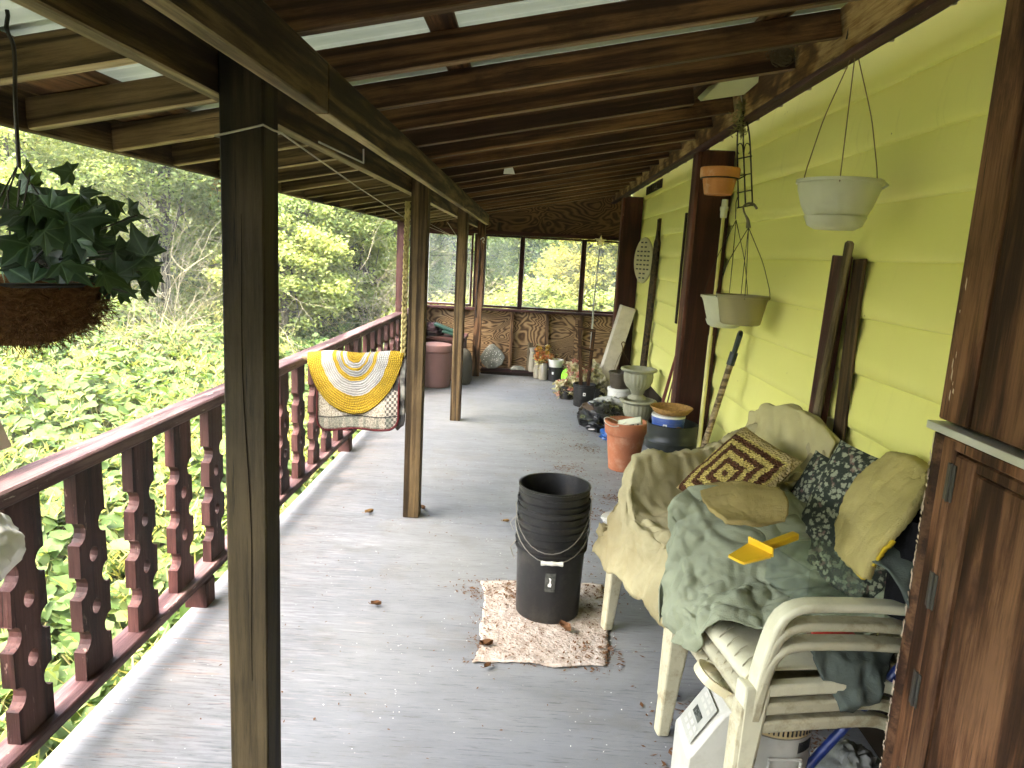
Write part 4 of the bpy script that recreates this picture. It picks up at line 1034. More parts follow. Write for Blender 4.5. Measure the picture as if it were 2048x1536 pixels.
m = MB(); m.box((-.095, -.095, .0602), (.095, .095, .066)); m.build('lid', CLEAR.m, bx, local=True, bevel=.002)
A, B = at(1468, 1118, Z=.745), at(1592, 1072, Z=.775)
d = (B-A).normalized(); tool = thing('comb_scoop', 'yellow plastic toothed scoop lying on the sage cloth', 'scoop', tuple(A))
R = Matrix((d, Vector((0, 0, 1)).cross(d).normalized(), d.cross(Vector((0, 0, 1)).cross(d).normalized()))).transposed().to_4x4(); R.translation = A
m = MB(); m.X = R; L = (B-A).length
m.box((L*.42, -.012, -.008), (L, .012, .012)); m.build('handle', YELP, tool, bevel=.004)
m = MB(); m.X = R; pl = [(0, -.028), (L*.40, -.045), (L*.42, .045), (0, .030)]
pl = [(0.0, -.02)]+[q for i in range(14) for q in ((.004+L*.026*i, -.034-.001*i), (.004+L*.026*i+.004, -.028-.001*i))]+[(L*.40, -.042), (L*.40, .040), (0, .02)]
m.prism(pl, -.004, .003, 'z'); m.build('toothed_blade', YELP, tool)
m = MB(); m.X = R; m.box((L*.40, -.044, -.006), (L*.425, .042, .022)); m.build('guard', YELP, tool, bevel=.003)
# ---- brown wooden cabinet at the wall, folding door with hinges
cab = thing('wooden_cabinet', 'worn brown wooden cabinet with hinged folding door and metal strip', 'cabinet', (1.05, 1.1, 0))
CX = .95
MB().box((CX+.03, .25, .003), (WX-.004, 1.625, 2.9)).build('carcass', W_CAB, cab)
def vb(name, y0, y1, z0, z1, x0=None, x1=None, mat=W_CAB, bevel=.004):
    x0 = CX if x0 is None else x0; x1 = CX+.028 if x1 is None else x1
    o = board(name, ((x0+x1)/2, (y0+y1)/2, z0), ((x0+x1)/2, (y0+y1)/2, z1), y1-y0, x1-x0, mat, cab, up=(0, 1, 0), bevel=bevel); return o
# upper leaf
vb('stile', 1.525, 1.632, 1.182, 2.9); vb('panel', 1.29, 1.519, 1.182, 2.9, CX+.004); vb('panel', .60, 1.284, 1.182, 2.9, CX+.006)
# lower leaf: rounded outer stile, inner stile, recessed panels
m = MB(); m.tube([(CX+.012, 1.612, z) for z in np.linspace(.003, 1.15, 20)], .022, 12); m.build('rounded_edge', W_CAB, cab, smooth=True)
vb('stile', 1.548, 1.600, .003, 1.15); vb('stile', 1.478, 1.545, .003, 1.12); vb('panel', 1.02, 1.472, .003, 1.095, CX+.006); vb('panel', .42, 1.014, .003, 1.095, CX+.004)
vb('rail', .42, 1.472, 1.099, 1.125); vb('rail', .42, 1.60, 1.1255, 1.152)
MB().box((CX-.022, .3, 1.158), (CX+.026, 1.635, 1.176)).build('metal_strip', ALU, cab, bevel=.002)
WORN = plain('bare_paint_chip', (.62, .50, .36), .8, .2)
m = MB()
for i in range(150):
    z = random.uniform(.02, 1.14); h = random.uniform(.005, .022); wv = random.uniform(.0012, .0035); yv = 1.6175+random.uniform(-.003, .003)
    m.add([(CX-.0112, yv-wv, z), (CX-.0112, yv+wv, z+h*.3), (CX-.0112, yv+wv*.5, z+h), (CX-.0112, yv-wv, z+h*.8)], [(0, 1, 2, 3)])
for i in range(16):
    z = random.gauss(1.25, .12); h = random.uniform(.006, .035); wv = random.uniform(.001, .004); yv = 1.60+random.uniform(-.02, .02)
    if z > 1.2: m.add([(CX-.0006, yv-wv, z), (CX-.0006, yv+wv, z+h*.3), (CX-.0006, yv+wv*.5, z+h), (CX-.0006, yv-wv, z+h*.8)], [(0, 1, 2, 3)])
m.build('paint_chips', WORN, cab, kind='stuff')
HING = plain('dark_hinge', (.07, .065, .055), .5, .4, metal=.5)
for z in (1.055, .80, .555, .30):
    h = None
    for dy in (-.010, .010):
        q = MB().box((CX-.0035, 1.546+dy-.0055, z-.042), (CX-.0003, 1.546+dy+.0055, z+.042)); q.build('hinge_leaf', HING, cab, bevel=.0015)
    q = MB(); q.tube([(CX-.004, 1.546, z-.043), (CX-.004, 1.546, z+.043)], .0035, 8); q.build('hinge_pin', HING, cab)

# ---- white bread machine under the near stack
AGEDW = plain('aged_white_plastic', (.46, .45, .39), .45, .35, .15, dirt=(.25, .22, .15), dirtamt=.3)
ap = thing('bread_machine', 'white bread machine with slanted keypad and tan vented lid under the cabinet-side chairs', 'appliance', (.585, 1.78, 0))
c0 = (.70, 1.79)
m = MB(); m.lathe([(0, .002), (.095, .002), (.105, .01), (.108, .30), (.110, .305), (0, .305)], 44, c=(c0[0], c0[1], 0)); m.build('drum_body', AGEDW, ap, smooth=35)
TAN = plain('tan_plastic', (.50, .40, .20), .45, .35, .15)
m = MB(); m.lathe([(.104, .308), (.112, .31), (.116, .33), (.112, .352), (.100, .356), (.092, .35)], 44, c=(c0[0], c0[1], 0)); m.build('lid_ring', TAN, ap, smooth=35)
SMOKE = plain('smoked_dome', (.03, .03, .028), .12, .6, .2)
m = MB(); m.lathe([(.093, .350), (.085, .368), (.06, .383), (.03, .390), (0, .392)], 36, c=(c0[0], c0[1], 0)); m.build('lid_dome', SMOKE, ap, smooth=True)
for k, a in enumerate(np.linspace(rad(-122), rad(-48), 14)):
    m = MB(); m.X = Matrix.Translation((c0[0], c0[1], 0)) @ Matrix.Rotation(a, 4, 'Z'); m.box((.1145, -.0018, .32), (.1175, .0018, .344)); m.build('lid_slot', BLACKP, ap)
for k, a in enumerate(np.linspace(rad(-66), rad(-40), 11)):
    m = MB(); m.X = Matrix.Translation((c0[0], c0[1], 0)) @ Matrix.Rotation(a, 4, 'Z'); m.box((.1065, -.0012, .262), (.1092, .0012, .292)); m.build('side_slot', BLACKP, ap)
m = MB(); m.X = Matrix.Translation((c0[0], c0[1], 0)) @ Matrix.Rotation(rad(-86), 4, 'Z')
m.box((.106, -.045, .21), (.118, .045, .217)); m.box((.106, -.045, .247), (.116, .045, .254)); m.box((.106, -.045, .2175), (.117, -.039, .2465)); m.box((.106, .039, .2175), (.117, .045, .2465)); m.build('carry_grip', AGEDW, ap, bevel=.003)
# keypad block in front (towards the deck)
pl = [(.462, .002), (.62, .002), (.62, .36), (.585, .372), (.545, .352), (.472, .235), (.462, .222)]
m = MB(); m.prism(pl, 1.70, 1.86, 'y'); m.build('keypad_block', AGEDW, ap, bevel=.008, smooth=35)
def on_slope(s, y, off=.0012):
    a, b = Vector((.472, 0, .235)), Vector((.545, 0, .352)); p = a.lerp(b, s); n_ = Vector((-(b-a).z, 0, (b-a).x)).normalized(); p = p+n_*off; return (p.x, y, p.z)
def key(name, s0, s1, y0, y1, mat, off): MB().add([on_slope(s0, y0, off), on_slope(s0, y1, off), on_slope(s1, y1, off), on_slope(s1, y0, off)], [(0, 1, 2, 3)]).build(name, mat, ap)
key('keypad', .06, .94, 1.722, 1.838, plain('keypad_grey', (.38, .38, .33), .5), .0085)
key('display', .42, .58, 1.75, 1.81, plain('display_dark', (.05, .055, .05), .25), .0095)
for s in (.16, .28, .70, .82):
    for y0 in (1.735, 1.765, 1.795): key('button', s, s+.07, y0, y0+.02, AGEDW, .0098)
m = MB(); m.X = Matrix.Translation((.462, 1.71, .16)) @ Matrix.Rotation(rad(90), 4, 'X'); m.lathe([(0, 0), (.012, 0), (.011, .012), (.004, .016), (0, .016)], 16); m.build('knob', AGEDW, ap, smooth=35)
hd = MB(); hd.sweep([tuple(p) for p in smooth_path([(.60, 1.73, .372), (.545, 1.725, .40), (.50, 1.735, .425), (.485, 1.78, .435), (.50, 1.825, .425), (.545, 1.835, .40), (.60, 1.83, .372)], 24, 2)], [(-.012, -.005), (.012, -.005), (.012, .005), (-.012, .005)], side=(.5, 0, .85)); hd.build('handle', plain('ivory_plastic', (.66, .58, .36), .45), ap, bevel=.002)

ap.location.x += .022
# blue broom handle, plastic bag below the stack
bs = thing('broom', 'blue broom handle slanting to the floor in front of the cabinet', 'broom', tuple(at(1612, 1536, X=.80)))
A, B = at(1600, 1550, X=.80), at(1800, 1335, X=1.0)
m = MB(); m.tube([A-(B-A)*.12, A, B, B+(B-A)*.05], .0125, 14); m.build('handle', BLUEP, bs, smooth=True)
m = MB()
q = A-(B-A)*.15
m.box((q.x-.03, q.y-.11, .003), (q.x+.03, q.y+.11, max(.03, q.z-.01))); m.build('broom_head', BLUEP, bs, bevel=.008)
BAGC = plain('cloudy_bag', (.36, .36, .33), .25, .5, .3)
def lump(name, mat, lab, cat, c, r, seed, n=26, amp=.3, freq=3.0, flat=True, label_group=None):
    P = []
    for i in range(n):
        th = math.pi*i/(n-1); row = []
        for j in range(n+8):
            a = 2*math.pi*j/(n+7); v = Vector((math.sin(th)*math.cos(a), math.sin(th)*math.sin(a), math.cos(th)))
            k = 1+amp*(1-2*abs(mnoise.noise(v*freq+Vector((seed, 0, seed)))))+amp*.4*mnoise.noise(v*freq*2.7)
            z = c[2]+v.z*r[2]*k
            if flat: z = max(z, .004+.003*math.sin(j*2.1+i))
            row.append((c[0]+v.x*r[0]*k, c[1]+v.y*r[1]*k, z))
        row[-1] = row[0]; P.append(row)
    return tag(MB().grid(P).build(name, mat, None, smooth=70), lab, cat, label_group)
lump('plastic_bag', BAGC, 'cloudy plastic bag crumpled on the floor behind the broom handle', 'bag', (1.0, 1.86, .05), (.09, .10, .09), 2.2)
lump('plastic_wrap', BAGC, 'clear plastic sheet crumpled by the skirt of the beige cover', 'plastic', (.66, 3.98, .012), (.13, .15, .022), 4.4, amp=.35)

# ---- hanging pots on the wall side
def hang_pot(c, rt_, rb, h, mat, lab, hook, saucer=True, nw=3, hookloop=True, lip=.006, rot=0.0, wiremat=None, flair=0.0):
    t = thing('hanging_pot', lab, 'pot', c, group='pots hanging by the yellow wall')
    x, y, z = c
    prof = [(0, .006), (rb*.9, .006), (rb, .012), (rb+(rt_-rb)*.35+flair, h*.4), (rb+(rt_-rb)*.75+flair, h*.78), (rt_, h-.012), (rt_+lip, h-.010), (rt_+lip, h), (rt_-.004, h), (rt_-.008, h-.02), (rb-.006, .02), (0, .02)]
    MB().lathe(prof, 48, c=c).build('bowl', mat, t, smooth=40)
    if saucer:
        MB().lathe([(0, -.018), (rb*.72, -.018), (rb*.98, -.006), (rb*1.12, .022), (rb*1.09, .022), (rb*.95, -.002), (0, -.010)], 44, c=c).build('saucer', mat, t, smooth=40)
    hk = Vector(hook)
    for i in range(nw):
        a = rot+2*math.pi*i/nw; p = Vector((x+(rt_+.002)*math.cos(a), y+(rt_+.002)*math.sin(a), z+h-.004))
        q = p.lerp(hk, .5)+Vector((math.cos(a), math.sin(a), 0))*.018
        m = MB(); m.tube([tuple(v) for v in smooth_path([p+Vector((0, 0, -.012)), p+Vector((.006*math.cos(a), .006*math.sin(a), .004)), q, hk], 14, 1)], .0018, 5); m.build('hanger_wire', wiremat or WIRE, t)
    return t
pw = at(1679, 365, Y=2.41); hook = at(1712, 95, Y=2.40)
PW_ = (pw.x, 2.41, 1.648)
w1 = hang_pot(PW_, .125, .085, .135, CREAM, 'large cream hanging pot on three wires, nearest the cabinet', (hook.x, 2.40, hook.z), rot=rad(8), wiremat=plain('rusty_wire', (.18, .13, .06), .6), flair=.008)
m = MB(); m.tube([(hook.x, 2.40, hook.z), (hook.x+.004, 2.40, hook.z+.06), (.975, 2.40, 2.235), (.958, 2.398, 2.25), (.935, 2.395, 2.235), (.930, 2.39, 2.20)], .0024, 6); m.build('hook', WIRE, w1)
m = MB(); m.tube([(PW_[0]+.10, 2.41-.06, 1.787), (PW_[0]+.145, 2.41-.02, 1.775), (PW_[0]+.146, 2.41+.03, 1.765), (PW_[0]+.11, 2.41+.07, 1.778)], .004, 6); m.build('rim_clip', CREAM, w1)

# wire trellis with moss, clay pot and two pots hanging from it
TY = 3.47
def tp(px, py, dy=0.0):
    v = at(px, py, Y=TY+dy); return (v.x, TY+dy, v.z)
tl = thing('wire_trellis', 'black wire trellis hung from the ledger with moss tied at its top', 'trellis', tp(1490, 300))
def wirep(name, pts, r=.0035, mat=WIRE, par=None): m = MB(); m.tube([tuple(p) for p in pts], r, 6); return m.build(name, mat, par, smooth=True)
wirep('upright', smooth_path([tp(1487, 225), tp(1496, 245), tp(1500, 280), tp(1502, 330), tp(1505, 412)], 14), par=tl)
wirep('upright', smooth_path([tp(1484, 225), tp(1476, 250), tp(1474, 280), tp(1475, 330), tp(1477, 416)], 14), par=tl)
wirep('upright', [tp(1486, 222), tp(1487, 300), tp(1491, 413)], par=tl)
for a, b in ((318, 312), (352, 347), (386, 380), (416, 410)): wirep('crossbar', [tp(1474, a), tp(1504, b)], .003, par=tl)
for s, x0 in ((1, 1494), (-1, 1481)):
    wirep('scroll', smooth_path([tp(1487, 312), tp(x0-4*s, 290), tp(x0, 284), tp(x0+6*s, 290), tp(x0+7*s, 305), tp(x0+3*s, 308)], 16), .0022, par=tl)
MOSS = fabric('dry_moss', (.30, .28, .12), weave=90, var=.5, bump=1.0, stain=(.10, .12, .05))
m = MB()
for i in range(420):
    f = random.random(); py = 150+f*120 if f > .42 else 150+f*75
    b_ = Vector(tp(1484+random.gauss(0, 6)-(4 if py > 215 else 0), py+random.gauss(0, 5), random.gauss(0, .012)))
    d = Vector((random.gauss(0, 1), random.gauss(0, 1), random.gauss(-.4, 1))).normalized()*random.uniform(.012, .032)
    m.tube([tuple(b_), tuple(b_+d*.6+Vector((.003, 0, 0))), tuple(b_+d)], [.0022, .0018, .0008], 4)
m.build('moss_bundle', MOSS, tl)
wirep('hang_cord', [tp(1486, 222), tp(1482, 190), tp(1470, 150)], .003, PALEWIRE, tl)
cp = at(1441, 338, Y=TY-.02); cpz0 = at(1441, 390, Y=TY-.02).z
t = thing('clay_pot', 'small orange clay pot held in a ring on the wire trellis', 'pot', (cp.x, TY-.02, cpz0))
rr = .087; hh = cp.z-cpz0+.004
MB().lathe([(0, .004), (rr*.68, .004), (rr*.70, 0), (rr*.73, .004), (rr*.88, hh*.62), (rr*.99, hh*.63), (rr*1.02, hh*.66), (rr*1.03, hh*.97), (rr*1.0, hh), (rr*.95, hh), (rr*.62, .012), (0, .012)], 44, c=tuple(t.location)).build('body', TERRAH, t, smooth=35)
m = MB(); ring(m, rr*.955, cpz0+hh*.60, .0034, 40, (cp.x, TY-.02)); m.tube([(cp.x+rr*.95, TY-.02, cpz0+hh*.60), tp(1492, 350)], .003, 6); m.build('holder_ring', WIRE, tl)
hk2 = tp(1493, 418)
pc = at(1486, 590, Y=TY-.03); pz0 = at(1486, 652, Y=TY-.03).z
w2 = hang_pot((pc.x, TY-.03, pz0), .118, .092, pc.z-pz0, BEIGEP, 'tan hanging pot on a dark plastic hook below the wire trellis', tp(1497, 455, -.02), saucer=False, rot=rad(-12), nw=4)
m = MB(); pts = smooth_path([tp(1497, 456, -.02), tp(1496, 440, -.02), tp(1488, 424, -.02), tp(1486, 412, -.02), tp(1496, 406, -.02), tp(1508, 408, -.02), tp(1514, 418, -.02)], 22, 1)
m.tube([tuple(p) for p in pts], [.012-.0075*min(1, i/7)+(.001 if i > 14 else 0) for i in range(22)], 8); m.build('hook', plain('taupe_plastic', (.14, .12, .075), .5), w2, smooth=True)
p3 = at(1453, 592, Y=3.80); p3z = at(1453, 648, Y=3.80).z
hang_pot((p3.x, 3.80, p3z), .125, .085, p3.z-p3z, CREAM, 'pale hanging pot half hidden behind the tan one', (at(1470, 440, Y=3.66).x, 3.64, at(1470, 440, Y=3.64).z), rot=rad(20), wiremat=WIRE)
wirep('pot_hook', [tp(1476, 392), tp(1472, 405, .05), tp(1471, 438, .17)], .0022, par=tl)

# ---- things leaning on the wall
t = thing('leaning_board', 'dark red painted board leaning on the siding behind the chairs', 'board', (1.13, 2.74, 0))
board('plank', (1.135, 2.79, .004), (1.15, 2.735, 1.555), .022, .135, W_BOARD, t, up=(1, 0, 0))
t = thing('leaning_board', 'slim grey weathered stick leaning beside the red board', 'board', (1.1, 2.66, 0))
b0, b1_ = at(1622, 885, X=1.085), at(1700, 482, X=1.125)
board('plank', (1.105, 2.80, .004), b1_, .026, .034, W_GREY, t, up=(1, 0, 0), bevel=.008)
t = thing('leaning_board', 'dark old timber standing flat against the siding behind the grey stick', 'board', (1.17, 2.58, 0))
board('plank', (1.163, 2.575, .36), (1.163, 2.615, 1.545), .012, .09, W_DARK, t, up=(1, 0, 0))
# shovel
t = thing('shovel', 'shovel with wooden shaft and dark D-handle leaning on the siding', 'shovel', (.84, 3.7, 0))
s1 = at(1466, 712, X=1.09); s0 = at(1408, 892, X=.99); s0 = s1+(s0-s1)*2.15
m = MB(); m.tube([s0, s1], .0165, 12); m.build('shaft', W_HANDLE, t, smooth=True)
TEAL = plain('dark_teal_plastic', (.009, .017, .02), .4, .45, .15)
sd_ = (s1-s0).normalized(); sx_ = Vector((.25, 1, 0)); sx_ = (sx_-sd_*sx_.dot(sd_)).normalized()
m = MB(); m.tube([s1-sd_*.05, s1+sd_*.02], .021, 12)
dl = [s1+sd_*.015+sx_*.012, s1+sd_*.06+sx_*.036, s1+sd_*.105+sx_*.05, s1+sd_*.125+sx_*.04, s1+sd_*.128, s1+sd_*.125-sx_*.04, s1+sd_*.105-sx_*.05, s1+sd_*.06-sx_*.036, s1+sd_*.015-sx_*.012]
m.tube([tuple(p) for p in smooth_path(dl, 26, 1)], .0125, 8); m.build('d_handle', TEAL, t, smooth=True)
P = []
sn = sx_.cross(sd_)
for v in np.linspace(0, 1, 8):
    P.append([tuple(s0+sd_*(.03-.26*v)+sx_*u*.10*(1-.75*v**4)+sn*(.02*u*u)+Vector((0, 0, max(0, -(s0+sd_*(.03-.26*v)).z+.004)))) for u in np.linspace(-1, 1, 9)])
MB().grid(P).build('blade', STEEL, t, smooth=True, solid=.004)
# pale telescopic pole
t = thing('telescopic_pole', 'pale yellow telescopic pole standing against the wall post', 'pole', (1.05, 4.10, 0))
q0, q1 = at(1402, 850, X=1.04), at(1447, 432, X=1.07); q0 = q1+(q0-q1)*1.49; q0.z = .004
PY = plain('pale_yellow_tube', (.62, .57, .22), .4, .4, .15)
m = MB(); m.tube([q0, q0.lerp(q1, .62)], .0125, 12); m.build('outer_tube', PY, t, smooth=True)
m = MB(); m.tube([q0.lerp(q1, .6), q1], .0095, 12); m.build('inner_tube', PY, t, smooth=True)
q2 = q1+(q1-q0).normalized()*.09; m = MB(); m.tube([q1-(q1-q0).normalized()*.01, q1.lerp(q2, .3), q1.lerp(q2, .35), q1.lerp(q2, .55), q1.lerp(q2, .6), q2], [.018, .020, .023, .023, .018, .017], 12); m.build('collar', CREAM, t, smooth=30)
# red hinged tool by the wall post
t = thing('long_tongs', 'thin red metal tongs leaning between the urns and the wall post', 'tongs', (1.1, 5.5, 0))
a, b = at(1352, 712, X=1.12), at(1316, 812, X=1.0); b = a+(b-a)*1.6; b.z = .01
RDK = plain('dull_red_metal', (.12, .02, .014), .5, .4)
m = MB(); m.tube([a, a.lerp(b, .3), b], [.010, .012, .014], 6); m.build('arm', RDK, t)
m = MB(); m.tube([a+Vector((.02, -.02, 0)), a.lerp(b, .3)+Vector((.03, .01, -.02)), a.lerp(b, .5)+Vector((.04, .02, -.02)), a.lerp(b, .75)+Vector((.0, 0, 0))], .005, 6); m.build('arm', RDK, t)
# dark strip, vent, slotted white board with old saw
t = thing('dark_strip', 'thin black strip fixed to the siding beside the wall post', 'strip', (1.16, 5.6, 1.4)); board('strip', (1.158, 5.64, 1.03), (1.158, 5.62, 1.87), .012, .05, DARKGAP, t, up=(1, 0, 0))
t = thing('wall_vent', 'small rusty louvre vent high on the siding by the far corner', 'vent', (1.16, 7.3, 2.2))
MB().box((1.158, 6.85, 2.165), (1.168, 7.75, 2.245)).build('frame', DARKGAP, t)
for q in range(7): MB().box((1.150, 6.9+.12*q, 2.175), (1.1575, 6.97+.12*q, 2.235)).build('louvre', W_DARK, t)
t = thing('old_saw_board', 'dark rough old plank leaning on the far siding behind the white slotted board', 'plank', (1.1, 6.75, 0))
pl = [(-.055, 0), (.055, 0), (.06, .5), (.05, .9), (.055, 1.25), (.048, 1.55), (.052, 1.66), (.03, 1.70), (.022, 1.80), (.03, 1.87), (-.01, 1.88), (-.014, 1.78), (-.03, 1.70), (-.05, 1.66), (-.06, 1.2), (-.05, .7)]
m = MB(); m.X = Matrix.Translation((1.105, 6.74, .003)) @ Matrix.Rotation(rad(1.5), 4, 'Y') @ Matrix.Rotation(rad(14), 4, 'Z'); m.prism(pl, -.012, .012, 'x'); m.build('plank', W_DARK, t)
t = thing('slotted_board', 'white slotted oval plastic board hung on the old plank', 'board', (1.05, 7.0, 1.5))
F_ = Matrix.Translation((1.07, 6.95, 1.50)) @ Matrix.Rotation(rad(25), 4, 'Z')
m = MB(); m.X = F_; n = 40
ov = [(.145*math.cos(a)*(1+.06*math.cos(2*a)), .215*math.sin(a)) for a in np.linspace(0, 2*math.pi, n, endpoint=False)]
IV = plain('ivory_board', (.50, .45, .27), .45, .35, .15)
m.prism(ov, -.010, .010, 'x'); m.build('plate', IV, t, bevel=.006)
for rr_, s in enumerate(np.linspace(-.165, .165, 9)):
    for w_, (y0, y1) in enumerate(((-.105, -.07), (-.05, -.015), (.012, .047), (.068, .103))):
        if abs(s) > .12 and (w_ == 0 or w_ == 3): continue
        m = MB(); m.X = F_; m.box((-.0125, y0, s-.007), (-.0105, y1, s+.007)); m.build('slot', BLACKP, t)
# nest and tag under the rafters, pale shade by the ledger
def nest(c):
    t = thing('bird_nest', 'small dry bird nest stuck on a rafter beside the ledger', 'nest', c); m = MB()
    for i in range(150):
        a = random.uniform(0, 6.28); r = random.uniform(.004, .042); cx, cz = random.gauss(0, .008), random.gauss(0, .008)
        pts = [(c[0]+cx+r*(1+.2*math.sin(3*q))*math.cos(a+q), c[1]-.012*random.random()-.004, c[2]+cz+r*math.sin(a+q)*.85) for q in np.linspace(0, random.uniform(1, 2.6), 7)]
        m.tube(pts, .0013, 4)
    m.build('straw', plain('nest_straw', (.09, .065, .03), .9), t)
ry = 1.645+.4075*3-.038
nq = at(1563, 112, Y=ry-.008); nest((nq.x, ry-.008, nq.z))
tq = at(1018, 342, Y=1.645+.4075*8-.042)
t = thing('paper_tag', 'small white tag stapled under a rafter', 'tag', tuple(tq)); m = MB(); m.X = Matrix.Translation(tq); m.prism([(-.035, -.02), (.04, -.018), (.02, .03), (-.03, .028)], -.001, .001, 'y'); m.build('tag', PAPER, t)
SHADE = plain('cream_shade', (.70, .68, .36), .5, .3, .1)
t = thing('lamp_shade', 'cream cone lamp shade tucked between rafter and ledger', 'lamp shade', tuple(at(1475, 165, Y=3.58)))
a0, a1, a2, a3 = at(1400, 203, Y=3.30), at(1446, 158, Y=3.30), at(1560, 128, Y=3.30), at(1488, 190, Y=3.30)
m = MB(); q = Vector((0, .07, .03))
m.add([a0, a1, a2, a3, a0+q, a1+q, a2+q, a3+q], [(0, 1, 2, 3), (4, 7, 6, 5), (0, 4, 5, 1), (1, 5, 6, 2), (2, 6, 7, 3), (3, 7, 4, 0)]); m.build('shade', SHADE, t, bevel=.004)

# ---- pots on the floor along the wall
def floor_pot(name, lab, cat, c, prof, mat, n=44, mod=None, part='body', smooth=35, group=None):
    t = thing(name, lab, cat, c, group=group); MB().lathe(prof, n, c=c, mod=mod).build(part, mat, t, smooth=smooth); return t
tpot = floor_pot('terracotta_pot', 'big terracotta flower pot holding an old radio and cords', 'pot', (.757, 5.08, .001),
   [(0, .004), (.098, .004), (.102, 0), (.106, .004), (.135, .262), (.147, .266), (.150, .272), (.155, .352), (.152, .358), (.140, .358), (.132, .30), (.10, .25), (0, .25)], TERRA)
rd = thing('radio', 'small cream radio lying in the terracotta pot', 'radio', (.77, 5.02, .36))
X_ = Matrix.Translation((.775, 5.03, .352)) @ Matrix.Rotation(rad(-14), 4, 'Z') @ Matrix.Rotation(rad(-16), 4, 'Y') @ Matrix.Rotation(rad(25), 4, 'X')
m = MB(); m.X = X_; m.box((-.085, -.035, -.02), (.085, .035, .022)); m.build('case', CREAM, rd, bevel=.005)
m = MB(); m.X = X_; m.box((.0, -.037, -.012), (.032, -.0352, .014)); m.build('speaker', plain('grey_grille', (.12, .12, .10), .6), rd)
m = MB(); m.X = X_ @ Matrix.Translation((.058, -.035, .004)) @ Matrix.Rotation(rad(90), 4, 'X'); m.lathe([(0, .004), (.007, .004), (.007, 0)], 12); m.build('dial', BLACKP, rd)
cd = thing('cord', 'thin white cord looping out of the terracotta pot', 'cord', (.65, 5.0, .37))
MB().tube([tuple(p) for p in smooth_path([(.72, 5.06, .34), (.66, 5.0, .38), (.60, 4.97, .405), (.575, 4.95, .395), (.59, 4.93, .365), (.64, 4.93, .345), (.70, 4.95, .35), (.74, 4.97, .375)], 40, 2)], .003, 6).build('strand', WHITEP, cd, smooth=True)
wb = floor_pot('paint_bucket', 'white ribbed bucket by the wall post carrying a black tub', 'bucket', (.905, 4.18, .001),
   [(0, .006), (.122, .006), (.126, 0), (.130, .006), (.138, .30), (.145, .303), (.145, .310), (.140, .314), (.141, .338), (.146, .342), (.146, .350), (.141, .353), (.142, .40), (.148, .405), (.146, .41), (.138, .408), (.125, .02), (0, .02)], WHITEP)
m = MB(); m.tube([(.905-.147, 4.18-.02, .355), (.905-.15, 4.18-.05, .30), (.905-.13, 4.18-.085, .24), (.905-.105, 4.18-.11, .215), (.905-.07, 4.18-.128, .29), (.905-.05, 4.18-.135, .36)], .0022, 6); m.build('handle', STEEL, wb)
bt = floor_pot('black_tub', 'dark green-black rubber tub resting on the white bucket', 'tub', (.893, 4.18, .413),
   [(0, .004), (.14, .004), (.146, 0), (.152, .02), (.155, .05), (.150, .058), (.145, .066), (.146, .10), (.150, .15), (.146, .154), (.138, .148), (.13, .06), (0, .06)], DKGREEN, mod=lambda r, z, a, j: r*(1+.012*math.sin(5*a+z*20)))
tin = floor_pot('biscuit_tin', 'round blue tin with a cookie picture, standing on the black tub', 'tin', (.862, 4.16, .50),
   [(0, .0), (.092, 0), (.094, .004), (.094, .078), (.097, .08), (.097, .118), (.093, .121), (0, .121)], plain('blue_tin', (.03, .08, .32), .35, .5, .2, dirt=(.3, .3, .3), dirtamt=.3), part='can')
MB().lathe([(0, .122), (.090, .122), (.0985, .119), (.0985, .108), (.0955, .108)], 44, c=(.862, 4.16, .50)).build('tin_lid', WHITEP, tin, smooth=35)
decal('tin_label', tin, .0952, rad(-118), rad(-104), .03, .075, PAPER)
decal('tin_mark', tin, .0960, rad(-114.5), rad(-107.5), .036, .069, plain('mark_grey', (.25, .25, .24), .6))
for a0, z in ((-72, .045), (-62, .05), (-52, .046)):
    m = MB(); q = [(.0953*math.cos(rad(a0+9*math.cos(k))), .0953*math.sin(rad(a0+9*math.cos(k))), z+.016*math.sin(k)) for k in np.linspace(0, 2*math.pi, 18, endpoint=False)]
    q2 = [(.0953*math.cos(rad(a0+3.5*math.cos(k))), .0953*math.sin(rad(a0+3.5*math.cos(k))), z+.006*math.sin(k)) for k in np.linspace(0, 2*math.pi, 18, endpoint=False)]
    m.add(q+q2, [(i, (i+1) % 18, 18+(i+1) % 18, 18+i) for i in range(18)]); m.build('cookie_picture', plain('cookie_brown', (.30, .15, .05), .6), tin, local=True)
WICK = plain('wicker', (.36, .20, .06), .8, .2, .4, scale=40, dirt=(.10, .05, .02), dirtamt=.7, bump=.6, bscale=120)
wk = thing('wicker_plate', 'brown woven plate holder lying on the blue tin', 'plate', (.875, 4.16, .624))
m = MB(); m.lathe([(0, .004), (.075, .004), (.095, .014), (.117, .038), (.121, .040), (.120, .034), (.098, .006), (.078, -.001), (0, -.001)], 56, c=tuple(wk.location), mod=lambda r, z, a, j: r*(1+.02*math.sin(24*a)*(r > .1))); m.build('weave', WICK, wk, smooth=40)
m = MB(); ring(m, .120, .624+.038, .0045, 60, (.875, 4.16)); m.build('rim', WICK, wk)
